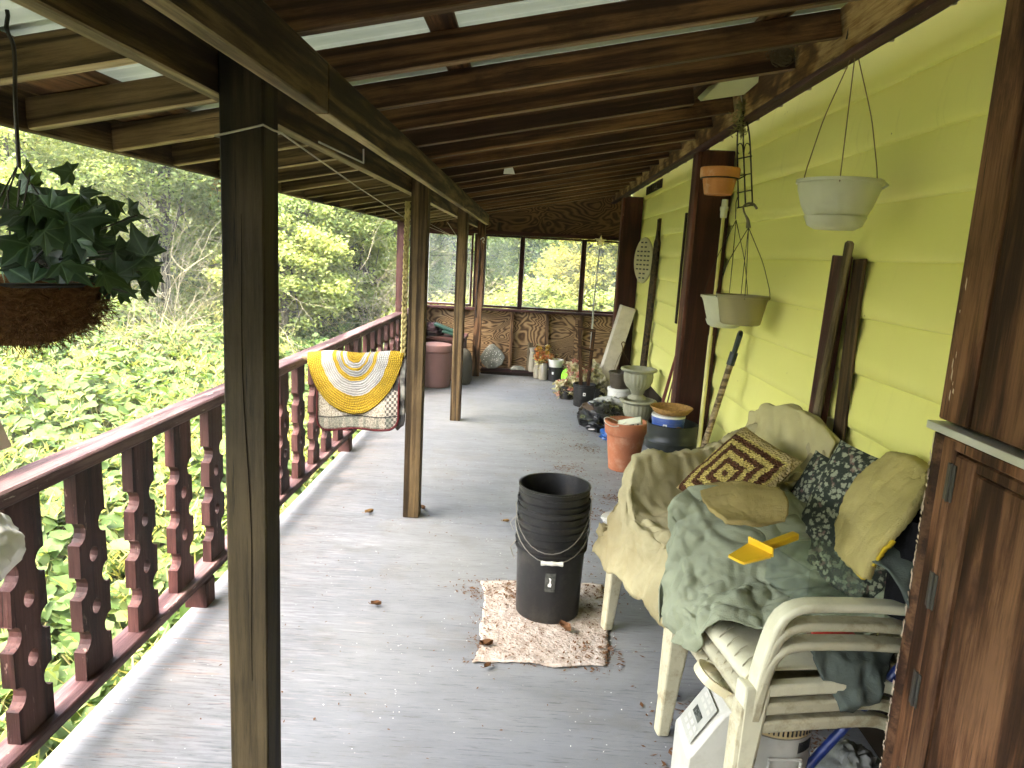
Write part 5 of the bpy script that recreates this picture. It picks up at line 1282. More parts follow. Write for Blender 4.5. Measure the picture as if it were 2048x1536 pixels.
# cast urns, one standing in the other
def urn(z0, lab, yaw, c=(.985, 6.05)):
    flute = lambda r, z, a, j: r*(1+(.028*math.cos(22*a) if 5 <= j <= 9 else (.012*math.sin(30*a) if 10 <= j <= 13 else 0)))
    t = thing('urn', lab, 'urn', (c[0], c[1], z0), group='cast garden urns')
    MB().lathe([(0, .004), (.072, .004), (.078, 0), (.074, .02), (.050, .035), (.062, .075), (.098, .105), (.118, .15), (.124, .195), (.120, .225), (.128, .232), (.148, .240), (.156, .250), (.150, .262), (.128, .262), (.105, .22), (0, .15)], 88, c=(c[0], c[1], z0), mod=flute).build('bowl', URNM, t, smooth=50)
urn(.07, 'lower pale fluted urn standing behind the terracotta pot', 0)
urn(.335, 'upper pale fluted urn stacked on top of another urn', 0, (.975, 6.08))
# concrete block that carries the lower urn
t = thing('paver', 'grey block under the stacked urns', 'block', (.985, 6.05, 0)); MB().box((.87, 5.94, .002), (1.09, 6.16, .069)).build('slab', STONE, t, bevel=.008)
lump('refuse_bag', BLACKBAG, 'shiny black rubbish bag slumped on the floor beside the urns', 'bag', (.74, 6.45, .06), (.18, .30, .12), 6.0, amp=.35, freq=3.2)
lump('tarp', plain('blue_tarp', (.01, .06, .22), .35, .5, .3), 'scrap of blue tarp under the black rubbish bag', 'tarp', (.84, 5.98, .03), (.13, .14, .07), 8.0, amp=.4)
lump('clear_bag', BAGC, 'grey plastic bag lying behind the black rubbish bag', 'bag', (.86, 6.85, .06), (.20, .2, .10), 9.0, amp=.3)
t = thing('tray_lid', 'round dark-rimmed tray lying on the black rubbish bag', 'tray', (.66, 6.42, .16))
m = MB(); m.X = Matrix.Translation((.66, 6.42, .155)) @ Matrix.Rotation(rad(8), 4, 'X') @ Matrix.Rotation(rad(9), 4, 'Y'); m.lathe([(0, 0), (.105, 0), (.115, .008), (.122, .008), (.122, .002), (.11, -.006), (0, -.006)], 40); m.build('dish', plain('tray_clay', (.16, .11, .07), .6, .3), t, smooth=35)
# white pail with a brown hanging basket pot on top
pail = floor_pot('white_pail', 'white square-shouldered pail at the foot of the leaning carton', 'bucket', (.985, 7.22, .001), [(0, .004), (.115, .004), (.12, .01), (.125, .19), (.131, .195), (.131, .215), (.125, .217), (0, .217)], WHITEP, n=40)
m = MB(); m.tube([(.86, 7.18, .19), (.85, 7.14, .14), (.87, 7.11, .09), (.92, 7.09, .075)], .003, 6); m.build('handle', WHITEP, pail)
bp_ = floor_pot('basket_pot', 'brown ribbed hanging pot with a hook, standing on the white pail', 'pot', (.975, 7.20, .219), [(0, .004), (.085, .004), (.09, 0), (.095, .01), (.115, .15), (.122, .153), (.122, .165), (.112, .165), (.10, .05), (0, .04)], plain('brown_pot', (.075, .06, .04), .5), n=60, mod=lambda r, z, a, j: r*(1+.012*math.cos(26*a)))
for a in (0, 2.1, 4.2):
    m = MB(); m.tube([tuple(p) for p in smooth_path([(.975+.118*math.cos(a), 7.2+.118*math.sin(a), .38), (.975+.075*math.cos(a), 7.2+.075*math.sin(a), .49), (.972, 7.2, .60)], 12)], .0025, 5); m.build('hanger_wire', plain('brown_wire', (.12, .07, .03), .6) if a == 0 else bpy.data.materials['brown_wire'], bp_)
m = MB(); m.tube([tuple(p) for p in smooth_path([(.972, 7.2, .59), (.972, 7.2, .64), (.955, 7.2, .665), (.968, 7.2, .69), (.99, 7.2, .685), (.995, 7.2, .66)], 16, 1)], .006, 7); m.build('hook', bpy.data.materials['brown_wire'], bp_)
# long pale carton leaning in the corner
t = thing('foam_carton', 'long pale cardboard carton leaning against the corner wall post', 'carton', (.95, 7.8, 0))
lo, hi = Vector((.84, 7.78, .035)), Vector((1.075, 7.80, 1.0))
CARD = plain('pale_carton', (.58, .52, .40), .8, .2, .2, dirt=(.34, .26, .16), dirtamt=.5)
board('carton_body', lo, hi, .15, .22, CARD, t, up=(1, 0, 0), bevel=.004)
# ---- far end group
tb = floor_pot('nursery_pot', 'black nursery pot holding the wooden trellis and star pole', 'pot', (.625, 7.27, .001),
   [(0, .004), (.095, .004), (.10, 0), (.104, .006), (.112, .205), (.118, .208), (.118, .228), (.110, .228), (.10, .15), (0, .15)], BLACKP)
decal('price_tag', tb, .1125, rad(-100), rad(-86), .12, .152, PAPER)
decal('tag_print', tb, .1132, rad(-96.5), rad(-89.5), .131, .141, plain('tag_ink', (.03, .03, .03), .6))
t = thing('wood_trellis', 'small brown wooden ladder trellis stuck in the black nursery pot', 'trellis', (.625, 7.27, .15))
def tq_(px, py, Y=7.27): v = at(px, py, Y=Y); return Vector((v.x, Y, v.z))
board('upright', tq_(1162, 785), tq_(1159, 640), .035, .02, W_RAFT, t, up=(1, 0, 0)); board('upright', tq_(1174, 787), tq_(1188, 660), .035, .02, W_RAFT, t, up=(1, 0, 0))
for a, b in (((1155, 655), (1191, 662)), ((1155, 692), (1188, 702)), ((1158, 728), (1182, 740))): board('slat', tq_(*a, 7.255), tq_(*b, 7.255), .03, .008, W_RAFT, t)
sp_ = thing('star_pole', 'thin pole topped with a clear star and wound with fairy lights', 'light pole', (.62, 7.32, .15))
m = MB(); m.tube([tq_(1180, 720, 7.32), tq_(1188, 600, 7.32), tq_(1200, 495, 7.32)], [.010, .009, .005], 8); m.build('pole', plain('grey_pole', (.5, .5, .46), .4, .4, metal=.3), sp_, smooth=True)
sc_ = tq_(1201, 482, 7.31); m = MB(); m.X = Matrix.Translation(sc_)
stp = [((.062 if i % 2 == 0 else .026)*math.sin(i*math.pi/5+.08), (.062 if i % 2 == 0 else .026)*math.cos(i*math.pi/5+.08)) for i in range(10)]
m.add([(a, 0, b) for a, b in stp]+[(0, -.018, 0), (0, .018, 0)], [(i, (i+1) % 10, 10) for i in range(10)]+[((i+1) % 10, i, 11) for i in range(10)])
m.build('star', plain('frosted_star', (.75, .66, .38), .35, .4, .2), sp_)
GW = plain('light_string', (.02, .03, .015), .6)
for k, off in enumerate((-.035, .03, .06)):
    pts = [sc_+Vector((off*min(1, q*4)+.012*math.sin(q*11+k), -.01+.012*math.cos(q*9+k), -.05-q*.95)) for q in np.linspace(0, 1-.18*k, 30)]
    m = MB(); m.tube(pts, .0018, 4)
    for p in pts[::2]: m.tube([p, p+Vector((random.uniform(-.02, .02), 0, random.uniform(-.012, .006)))], [.003, .0012], 5)
    m.build('fairy_string', GW, sp_)
PET = [leafmat('petal_cream', (.60, .52, .38), (.70, .62, .48), (.76, .70, .60), .2), leafmat('petal_pink', (.40, .08, .08), (.62, .32, .27), (.72, .52, .44), .2), leafmat('petal_rust', (.35, .10, .03), (.46, .18, .06), (.50, .26, .10), .2)]
def bouquet(lab, c, pot, n, R, zc, mats, leafm, sd2=1):
    t = thing('flower_pot', lab, 'flowers', c, group='artificial flowers by the far wall')
    MB().lathe(pot[0], 32, c=c).build('pot', pot[1], t, smooth=35)
    m = MB(); heads = []
    for i in range(n):
        a = random.uniform(0, 6.283); r = R*math.sqrt(random.random()); p = Vector((c[0]+r*math.cos(a), c[1]+r*.7*math.sin(a), c[2]+zc+random.gauss(0, R*.42)-r*.35))
        heads.append(p); m.tube([(c[0]+random.gauss(0, .015), c[1], c[2]+pot[0][-2][1]), tuple(p*.5+Vector(c)*.5+Vector((0, 0, .1))), tuple(p)], .0022, 4, cap=False)
    m.build('stems', leafm, t)
    for k, mm in enumerate(mats):
        P, D, U, S = [], [], [], []
        for p in heads[k::len(mats)]:
            for i in range(26):
                v = Vector((random.gauss(0, 1), random.gauss(0, 1), random.gauss(0, .8))).normalized()
                P.append(p+v*.008); D.append(v); U.append((random.gauss(0, 1), random.gauss(0, 1), 1)); S.append(random.uniform(.024, .042))
        o = scatter_mesh('blossoms', LEAF, np.array(P)-np.array(c), np.array(D), np.array(U), S, mm, 1.6); o.parent = t; o['kind'] = 'stuff'
    P = [heads[random.randrange(len(heads))]+Vector((random.gauss(0, .03), random.gauss(0, .03), random.gauss(-.03, .03))) for _ in range(n*7)]
    o = scatter_mesh('leaves', LEAF, np.array(P)-np.array(c), rdir(len(P), -.2, .8), rdir(len(P), 1, .6), RNG.uniform(.025, .05, len(P)), leafm); o.parent = t; o['kind'] = 'stuff'
PALEL = leafmat('faded_leaf', (.30, .30, .16), (.42, .40, .22), (.50, .46, .28), .2)
potp = [(0, .004), (.07, .004), (.075, 0), (.08, .13), (.085, .135), (.075, .135), (0, .10)]
bouquet('cream and pink artificial flowers behind the black nursery pot', (.63, 7.66, .001), (potp, BLACKP), 54, .17, .30, [PET[0], PET[0], PET[1]], PALEL)
bouquet('trailing faded white flowers in a dark pot beside the carton', (.80, 7.62, .001), (potp, BLACKP), 40, .18, .20, [PET[0], PET[0]], PALEL)
bouquet('pale flowers spilling onto the floor beside the nursery pot', (.47, 7.60, .001), (potp, BLACKP), 26, .12, .15, [PET[0], PET[1], PET[0]], PALEL)
gj = plain('dusty_glass_jar', (.26, .24, .18), .2, .5, .2)
bouquet('rust and yellow dried flowers in a glass jar by the end wall', (.235, 8.70, .001), ([(0, .004), (.055, .004), (.06, .01), (.062, .17), (.05, .19), (.05, .21), (.045, .21), (0, .15)], gj), 22, .10, .33, [PET[2], PET[2], L_GOLD], PALEL)
for x, y, h, lab in ((.10, 8.80, .30, 'tall dusty glass vase leaning near the plywood wall'), (.165, 8.76, .24, 'short dusty glass vase next to the dried flowers')):
    floor_pot('glass_vase', lab, 'vase', (x, y, .075 if y > 8.78 else .001), [(0, .004), (.045, .004), (.05, .01), (.052, h*.55), (.042, h*.8), (.055, h), (.052, h), (.038, h*.8), (0, h*.3)], gj)
pb = floor_pot('nursery_pot', 'black nursery pot with a white pot sitting inside it, by the end wall', 'pot', (.375, 8.66, .001), [(0, .004), (.07, .004), (.075, 0), (.088, .16), (.092, .163), (.092, .175), (.08, .175), (0, .12)], BLACKP)
decal('price_tag', pb, .0865, rad(-118), rad(-104), .09, .12, PAPER)
floor_pot('white_pot', 'white plastic pot set into the black pot by the end wall', 'pot', (.375, 8.66, .13), [(0, .0), (.068, .0), (.09, .12), (.096, .122), (.096, .135), (.086, .135), (.06, .02), (0, .02)], WHITEP)
gb = thing('green_bucket', 'lime green bucket tipped on its side by the flowers', 'bucket', (.56, 8.35, .1))
m = MB(); m.X = Matrix.Translation((.555, 8.36, .105)) @ Matrix.Rotation(rad(28), 4, 'Z') @ Matrix.Rotation(rad(112), 4, 'Y'); m.lathe([(0, -.10), (.068, -.10), (.072, -.095), (.10, .10), (.105, .102), (.105, .11), (.096, .11), (.066, -.09), (0, -.09)], 40); m.build('body', GREENP, gb, smooth=35)
gs = floor_pot('green_saucer', 'lime green plant saucer on the floor before the tipped bucket', 'saucer', (.50, 8.18, .001), [(0, .002), (.06, .002), (.085, .03), (.088, .03), (.064, -.0), (0, -.0)], GREENP)
st_ = thing('stone_slab', 'flat grey flecked stone propped on the plate against the plywood', 'stone', (-.40, 8.85, .075))
pl = [(0, .31), (.10, .235), (.155, .15), (.12, .06), (.04, .005), (-.06, 0), (-.13, .06), (-.16, .14), (-.10, .24), (-.05, .295)]
m = MB(); m.X = Matrix.Translation((-.40, 8.855, .076)) @ Matrix.Rotation(rad(-9), 4, 'X'); m.prism(pl, -.018, .018, 'y'); m.build('slab', STONE, st_, bevel=.01)
m = MB()
for _ in range(46):
    a, r = random.uniform(0, 6.28), .12*math.sqrt(random.random()); q = random.uniform(.002, .005); x, z = r*math.cos(a), .15+r*math.sin(a)
    m.X = Matrix.Translation((-.40, 8.855, .076)) @ Matrix.Rotation(rad(-9), 4, 'X'); m.box((x-q, -.0205, z-q), (x+q, -.0182, z+q))
m.build('flecks', PAPER, st_, kind='stuff')
t = thing('small_stone', 'small flat stone lying on the red floor plate', 'stone', (-.10, 8.90, .076)); m = MB(); m.X = Matrix.Translation((-.08, 8.885, .076)); m.prism([(-.1, 0), (.1, 0), (.08, .03), (.02, .05), (-.06, .042)], -.03, .03, 'y'); m.build('slab', STONE, t, bevel=.008)
t = thing('scrap_board', 'short upright scrap of board among the vases', 'board', (.05, 8.86, .08)); board('plank', (.055, 8.87, .078), (.06, 8.905, .42), .012, .07, W_GREY, t, up=(0, 1, 0))
t = thing('pale_stick', 'pale stick lying on the floor by the reddish corner post', 'stick', (-.75, 8.5, .01)); m = MB(); m.tube([(-1.0, 8.42, .014), (-.66, 8.44, .014)], .012, 8); m.build('stick', CREAM, t, smooth=True)
br = floor_pot('barrel', 'brown plastic barrel with a domed lid behind the third post', 'barrel', (-.985, 7.88, .001), [(0, .004), (.155, .004), (.165, .02), (.168, .03), (.166, .10), (.172, .22), (.170, .385), (.172, .39), (.158, .40), (0, .40)], BROWNP)
MB().lathe([(.160, .402), (.181, .404), (.182, .455), (.172, .472), (.120, .483), (0, .486)], 48, c=(-.985, 7.88, 0)).build('lid', BROWNP, br, smooth=35)
t = thing('red_chest', 'red wooden chest behind the brown barrel', 'chest', (-.95, 8.5, 0))
MB().box((-1.26, 8.25, .003), (-.72, 8.75, .46)).build('body', W_RED, t, bevel=.006); MB().box((-1.275, 8.235, .463), (-.705, 8.765, .51)).build('lid', W_RED, t, bevel=.008)
for k, (x, y, a, l, lab) in enumerate(((-.93, 8.36, -20, .30, 'upper dark green plastic tray on the red chest'), (-.86, 8.33, -14, .22, 'lower dark green plastic tray on the red chest'))):
    t = thing('plastic_tray', lab, 'tray', (x, y, .55)); m = MB(); m.X = Matrix.Translation((x, y, .60-.05*k)) @ Matrix.Rotation(rad(-a), 4, 'Y'); m.box((-l/2, -.09, -.016), (l/2, .09, .012)); m.build('shell', plain('tray_green', (.015, .05, .034), .4) if k == 0 else bpy.data.materials['tray_green'], t, bevel=.008)
lump('dark_rag', fabric('purple_rag', (.05, .03, .035)), 'dark crumpled rag on the red chest', 'rag', (-1.12, 8.42, .56), (.13, .12, .08), 3.3, flat=False)
t = thing('black_sack', 'black sack standing behind the third post', 'sack', (-.72, 8.05, 0)); m = MB(); m.lathe([(0, .003), (.08, .003), (.10, .05), (.10, .25), (.085, .36), (.05, .40), (0, .41)], 24, c=(-.70, 8.12, 0), mod=lambda r, z, a, j: r*(1+.08*math.sin(4*a+z*9))); m.build('body', fabric('grey_sack', (.07, .065, .05)), t, smooth=70)

# ---- rugs over the bar between rail and post
RYY = 4.02; zb0 = .866
bar = thing('rug_bar', 'wooden bar between railing and post that carries the rugs', 'bar', (-.97, RYY, .87)); m = MB(); m.tube([(-1.262, RYY, .853), (-.642, RYY, .882)], .013, 10); m.build('bar', W_HANDLE, bar, smooth=True)
def rug_mat():
    t = T('braided_rug', rough=.95, spec=.1); u = t.uv(); sep = t.nt.nodes.new('ShaderNodeSeparateXYZ'); t.put(sep, 0, u)
    x = t.math('DIVIDE', t.math('SUBTRACT', sep.outputs[0], .5), .5); y_ = sep.outputs[1]
    r = t.n('VectorMath', {0: t.n('CombineXYZ', {0: x, 1: y_, 2: 0.0})}, operation='LENGTH', out='Value')
    r = t.math('MULTIPLY_ADD', t.math('SUBTRACT', t.noise(t.mapp(u, (7, 7, 1)), 1.0, 4), .5), .07, r)
    Y_, G_, W_ = (.50, .33, .03), (.34, .34, .32), (.46, .45, .42)
    c = t.ramp(r, [(0, Y_), (.19, W_), (.27, Y_), (.31, G_), (.40, Y_), (.48, W_), (.71, Y_)], 'CONSTANT')
    coil = t.math('FRACT', t.math('MULTIPLY', r, 26.0)); tri = t.math('ABSOLUTE', t.math('SUBTRACT', coil, .5))
    ang_ = t.math('ARCTAN2', y_, x); st2 = t.math('FRACT', t.math('MULTIPLY_ADD', ang_, 24.0, t.math('MULTIPLY', t.math('FLOOR', t.math('MULTIPLY', r, 26.0)), .37)))
    st3 = t.math('ABSOLUTE', t.math('SUBTRACT', st2, .5))
    hh = t.math('MAXIMUM', tri, t.math('MULTIPLY', st3, .9))
    c = t.mix(1.0, c, t.ramp(hh, [(.2, 1.1), (.5, .35)]), 'MULTIPLY')
    sp = t.noise(t.mapp(u, (60, 60, 1)), 1.0, 3); c = t.mix(t.math('MULTIPLY', t.ramp(sp, [(.58, 0), (.66, .8)]), t.ramp(r, [(.66, .3), (.74, 1)])), c, (.10, .05, .012))
    c = t.mix(1.0, c, t.ramp(t.noise(t.mapp(u, (5, 5, 1)), 1.0, 5), [(.3, .7), (.7, 1.1)]), 'MULTIPLY'); t.set(base=c); t.bump(t.math('SUBTRACT', .6, hh), 1.0, .012); return t.m
def hung(xc, hw, drop, back, yoff, oval, nu=60, nv=44, seed=1.0, zt=.0):
    P = np.zeros((nu, nv, 3)); U = np.zeros((nu, nv, 2))
    for i in range(nu):
        u = i/(nu-1)*2-1
        L = drop*(1-abs(u)**2.3)**.62 if oval else drop*(1-.0*u)
        if not oval:
            e = (1-abs(u))*hw; rc = .06
            if e < rc: L = drop-rc+math.sqrt(max(0, rc*rc-(rc-e)**2))
        Lb = back*(1-abs(u)**2.3)**.62 if oval else back
        for j in range(nv):
            s = -Lb+(L+Lb)*j/(nv-1)      # signed length, 0 at the bar top
            x = xc+u*hw; zt_ = zb0+.016+yoff+.047*(x+.97)+zt-.006*math.sin(u*5+seed)
            rr = .018+yoff
            if abs(s) < rr*1.57: th = s/rr; p = (x, RYY-rr*math.sin(th), zt_-rr+rr*math.cos(th))
            else: p = (x, RYY-(rr+.012*max(0, abs(s)-.05)/.3*(1 if s > 0 else .2))*(1 if s > 0 else -1)-.018*nz((x, s, seed), 5)*min(1, abs(s)*6), zt_-rr-(abs(s)-rr*1.57))
            P[i, j] = p; U[i, j] = (i/(nu-1), max(0, s)/drop)
    return P, U
P, U = hung(-.952, .272, .36, .30, .018, True); tag(MB().grid(P, U).build('braided_rug', rug_mat(), None, smooth=80, solid=.014), 'yellow and white oval braided rug hung over the bar', 'rug')
def rug2_mat():
    t = T('printed_rug', rough=.95, spec=.1); u = t.uv(); sep = t.nt.nodes.new('ShaderNodeSeparateXYZ'); t.put(sep, 0, u)
    v = t.obj(); n = t.noise(v, 130, 3); b = t.mix(t.ramp(n, [(.45, 0), (.56, .8)]), (.50, .45, .35), (.20, .17, .13))
    ch = t.n('TexChecker', {'Vector': t.mapp(u, (34, 26, 1)), 'Color1': (.10, .09, .075, 1), 'Color2': (.42, .38, .31, 1), 'Scale': 1.0})
    b = t.mix(t.ramp(sep.outputs[0], [(.83, 0), (.84, 1)]), b, ch)
    band = t.ramp(sep.outputs[1], [(.83, 0), (.835, .55)]); b = t.mix(t.math('MULTIPLY', band, t.ramp(t.noise(t.mapp(u, (14, 1, 1)), 1.0, 2), [(.45, 0), (.55, 1)])), b, (.10, .13, .10))
    ln = t.ramp(t.math('ABSOLUTE', t.math('SUBTRACT', sep.outputs[1], .825)), [(.006, 1), (.01, 0)]); b = t.mix(ln, b, (.03, .03, .03))
    t.set(base=b); t.bump(n, .5, .006); return t.m
P, U = hung(-.932, .232, .437, .36, .006, False, seed=5); r2o = tag(MB().grid(P, U).build('printed_rug', rug2_mat(), None, smooth=80, solid=.008), 'beige printed rug with maroon edging under the braided rug', 'rug')
edge = [P[i, j] for i, j in [(0, j) for j in range(22, 44)]+[(i, 43) for i in range(1, 60)]+[(59, j) for j in range(42, 21, -1)]]
m = MB(); m.tube([tuple(q+np.array([0, -.004, 0])) for q in edge], .0065, 6); e = m.build('edging', fabric('maroon_edging', (.09, .018, .020))); e.parent = r2o
P, U = hung(-.70, .035, .44, .34, .002, False, 12, 40, seed=9); tag(MB().grid(P, U).build('folded_mat', fabric('dark_check', (.06, .055, .05), alt=(.38, .36, .30)), None, smooth=80, solid=.012), 'dark checked mat squeezed between the rugs and the post', 'mat')
# plaited cord hanging by the post
t = thing('plaited_cord', 'straw coloured plaited cord hanging down beside the rug post', 'cord', (-.68, 4.02, 1.7))
CORD = fabric('straw_cord', (.46, .38, .16), weave=120, var=.4, bump=1.0)
for ph in (0, 2.094, 4.189):
    pts = []
    for q in np.linspace(0, 1, 150):
        z = 1.745-q*1.06; a = q*66+ph; pts.append((-.683+.010*math.sin(a)-.004*q, 4.01+.008*math.sin(2*a), z))
    m = MB(); m.tube(pts, .0068, 5); m.build('strand', CORD, t, smooth=True)
# wires, hanger
t = thing('clothesline', 'thin clothesline wire running under the beam to the far windows', 'wire', (-.6, 1.6, 1.72))
MB().tube([(-.548, 1.6, 1.727), (-.62, 2.6, 1.70), (-.70, 3.95, 1.665), (-.78, 6.0, 1.655), (-.88, 8.2, 1.66), (-.90, 8.9, 1.68)], .0022, 5).build('wire', PALEWIRE, t)
t = thing('bent_rod', 'thin bent metal rod hooked along the outer beam', 'rod', (-.6, 2.3, 1.77)); MB().tube([at(638, 284, X=-.615), at(727, 326, X=-.615), at(727, 298, X=-.615)], .003, 6).build('rod', ALU, t)
t = thing('wire_hanger', 'bare wire coat hanger dangling before the narrow window', 'hanger', (-.88, 8.2, 1.6))
h = [at(905, 470, Y=8.2), at(905, 484, Y=8.2), at(858, 506, Y=8.2), at(862, 511, Y=8.2), at(948, 509, Y=8.2), at(951, 504, Y=8.2), at(905, 484, Y=8.2)]
MB().tube(h, .0022, 5).build('wire', WIRE, t)
for k, (a, b) in enumerate((((855, 445), (905, 472)), ((880, 462), (910, 478)), ((895, 445), (912, 470)))):
    t = thing('clothes_wire', ['long', 'middle', 'short'][k]+' pale wire end splayed above the coat hanger', 'wire', tuple(at(*a, Y=8.15))); MB().tube([at(*a, Y=8.1), at(*b, Y=8.25)], .0028, 5).build('wire', PALEWIRE, t)
t = thing('cord_bundle', 'loose black and white cords hanging on the reddish corner post', 'cord', (-.56, 8.63, 1.6))
m = MB(); m.tube([tuple(p) for p in smooth_path([(-.60, 8.655, 1.66), (-.605, 8.652, 1.4), (-.615, 8.652, 1.1), (-.62, 8.652, .78), (-.612, 8.652, .72)], 20)], .005, 6); m.build('black_cord', BLACKP, t)
m = MB(); m.tube([tuple(p) for p in smooth_path([(-.60, 8.652, 1.64), (-.57, 8.64, 1.67), (-.55, 8.645, 1.64), (-.58, 8.65, 1.62), (-.555, 8.645, 1.60)], 20)], .005, 6); m.build('white_cord', WHITEP, t)

# ---- hanging ivy basket in the open bay
IY = 1.18
def ip(px, py, dy=0.0): v = at(px, py, Y=IY+dy); return Vector((v.x, IY+dy, v.z))
ivc = ip(28, 600); iv = thing('hanging_basket', 'coir hanging basket of dark artificial ivy at the open side', 'hanging basket', tuple(ivc))
def coir_mat():
    t = T('coir_fibre', rough=.95, spec=.05); v = t.obj(); n = t.noise(t.mapp(v, (40, 40, 90)), 1.0, 6, .7, 1.0)
    t.set(base=t.ramp(n, [(.3, (.05, .022, .008)), (.55, (.18, .088, .034)), (.75, (.32, .18, .08))])); t.bump(n, 1.0, .02); return t.m
COIR = coir_mat()
rb_ = .125; m = MB()
m.lathe([(0, -.075), (.05, -.070), (.09, -.045), (.115, -.005), (.127, .028), (.124, .036), (.112, .030), (.10, .0), (0, -.02)], 44, c=tuple(ivc), mod=lambda r, z, a, j: r*(1+.06*math.sin(5*a+z*30)+.04*math.sin(11*a+z*60)+.03*math.sin(23*a-z*90))); m.build('coir_liner', COIR, iv, smooth=60)
m = MB()
for _ in range(2600):
    a = random.uniform(0, 6.283); th = random.uniform(.1, 1.5); r = .125*math.sin(th)*1.0+.004; z = -.078*math.cos(th)*1.0+.012
    p = ivc+Vector((r*math.cos(a), r*math.sin(a), z)); d = Vector((math.cos(a), math.sin(a), random.gauss(-.2, .8))).normalized()*random.uniform(.008, .032)
    m.tube([p, p+d*.5+Vector((0, 0, random.gauss(0, .003))), p+d+Vector((random.gauss(0, .006), random.gauss(0, .006), random.gauss(0, .006)))], .0006, 3, cap=False)
m.build('coir_fibres', COIR, iv, kind='stuff')
m = MB(); ring(m, .128, ivc.z+.032, .004, 44, (ivc.x, ivc.y)); m.build('wire_rim', WIRE, iv)
IVY = T('ivy_leaf', rough=.5, spec=.3); _v = IVY.obj(); _n = IVY.noise(_v, 5, 4); _c = IVY.ramp(_n, [(.3, (.005, .017, .007)), (.7, (.017, .042, .018))])
_s = IVY.nt.nodes.new('ShaderNodeSeparateXYZ'); IVY.put(_s, 0, _v); _ax = IVY.math('ABSOLUTE', _s.outputs[0])
_d = IVY.math('MINIMUM', _ax, IVY.math('MINIMUM', IVY.math('ABSOLUTE', IVY.math('SUBTRACT', _ax, IVY.math('MULTIPLY', _s.outputs[1], 1.25))), IVY.math('ABSOLUTE', IVY.math('SUBTRACT', _s.outputs[1], IVY.math('MULTIPLY_ADD', _ax, -.12, .02)))))
_c = IVY.mix(IVY.ramp(_d, [(.008, .75), (.03, 0)]), _c, (.06, .10, .045))
_c = IVY.mix(1.0, _c, IVY.ramp(IVY.rnd(), [(0, .55), (.8, 1.3), (1, 2.6)]), 'MULTIPLY'); IVY.bump(_d, .5, .02); IVY.set(base=_c)
_t = IVY.n('BsdfTranslucent', {'Color': (.10, .16, .03, 1)}); IVY.nt.links.new(IVY.n('MixShader', {0: .25, 1: IVY.b.outputs[0], 2: _t}), IVY.out.inputs[0])
def ivy_leaf_mesh():
    out = [(0, 0), (-.18, -.10), (-.50, -.08), (-.36, .16), (-.52, .40), (-.24, .42), (-.14, .62), (0, 1.0), (.14, .62), (.24, .42), (.52, .40), (.36, .16), (.50, -.08), (.18, -.10)]
    vs = [(x, y, -.22*abs(x)-.35*max(0, y-.4)**2-.25*x*x+.06*math.sin(7*x+4*y)) for x, y in out]+[(0, .3, .03), (0, .62, .01)]
    fs = [(0, 14, 2, 1), (14, 4, 3, 2), (14, 5, 4), (14, 15, 6, 5), (15, 7, 6), (0, 13, 12, 14), (14, 12, 11, 10), (14, 10, 9), (14, 9, 8, 15), (15, 8, 7)]
    me = bpy.data.meshes.new('leaf'); me.from_pydata(vs, [], fs); me.shade_smooth(); me.materials.append(IVY.m); return me
ILM = ivy_leaf_mesh()
spots = [(40, 360, 70), (95, 380, 60), (140, 400, 75), (20, 420, 80), (75, 440, 85), (130, 455, 85), (190, 430, 60), (215, 480, 70), (165, 500, 85), (100, 500, 85), (45, 500, 90), (10, 480, 85), (230, 420, 48), (250, 440, 52), (275, 430, 48), (275, 480, 66), (240, 515, 72), (290, 520, 60), (300, 545, 66), (295, 565, 55), (200, 545, 72), (150, 545, 70), (90, 545, 80), (30, 545, 80), (235, 560, 52), (205, 580, 45), (255, 585, 42), (120, 340, 48), (60, 345, 50), (180, 385, 40), (15, 380, 70), (115, 530, 60), (185, 460, 70), (260, 535, 60), (60, 480, 70), (140, 520, 70), (225, 500, 60), (5, 530, 70), (75, 395, 60), (160, 440, 70), (285, 500, 50), (310, 560, 42)]
spots += [(random.uniform(0, 200), random.uniform(400, 560), random.uniform(55, 80)) for _ in range(16)]+[(random.uniform(150, 300), random.uniform(440, 580), random.uniform(40, 65)) for _ in range(8)]
for i, (px, py, s) in enumerate(spots):
    dy = random.uniform(-.09, .09); p = ip(px, py, dy); o = bpy.data.objects.new('leaf', ILM); COL.objects.link(o); o.parent = iv
    a = math.atan2(-(py-505), (px-60))+random.gauss(0, .9); L = s/FPX*1.35*.95
    d = Vector((math.cos(a), random.gauss(0, .3), math.sin(a)*.8-.25)).normalized(); nrm = Vector((random.gauss(.1, .8), -1, random.gauss(.35, .7))).normalized()
    z_ = (nrm-d*nrm.dot(d)).normalized(); x_ = d.cross(z_)
    R = Matrix((x_, d, z_)).transposed().to_4x4(); R = Matrix.Translation(p-d*L*.45-ivc) @ R @ Matrix.Diagonal((L*1.05, L, L, 1)); o.matrix_local = R
m = MB()
for (px, py, s) in spots[::2]:
    p = ip(px, py, 0); m.tube([tuple(q) for q in smooth_path([ivc+Vector((0, 0, .03)), ivc.lerp(p, .5)+Vector((0, 0, .03)), p], 8)], .0016, 4, cap=False)
m.build('vines', plain('vine_brown', (.025, .022, .010), .7), iv)
m = MB(); m.tube([tuple(q) for q in smooth_path([ip(38, 335), ip(30, 200), ip(30, 120), ip(26, 80), ip(10, 60), ip(14, 40), ip(20, 26), ip(14, 20)], 26, 1)], .0032, 6); m.build('hang_chain', WIRE, iv)
for k in range(3):
    a = k*2.1+.5; m = MB(); m.tube([ivc+Vector((.126*math.cos(a), .126*math.sin(a), .03)), ip(36, 330)], .0014, 5); m.build('hang_wire', WIRE, iv)

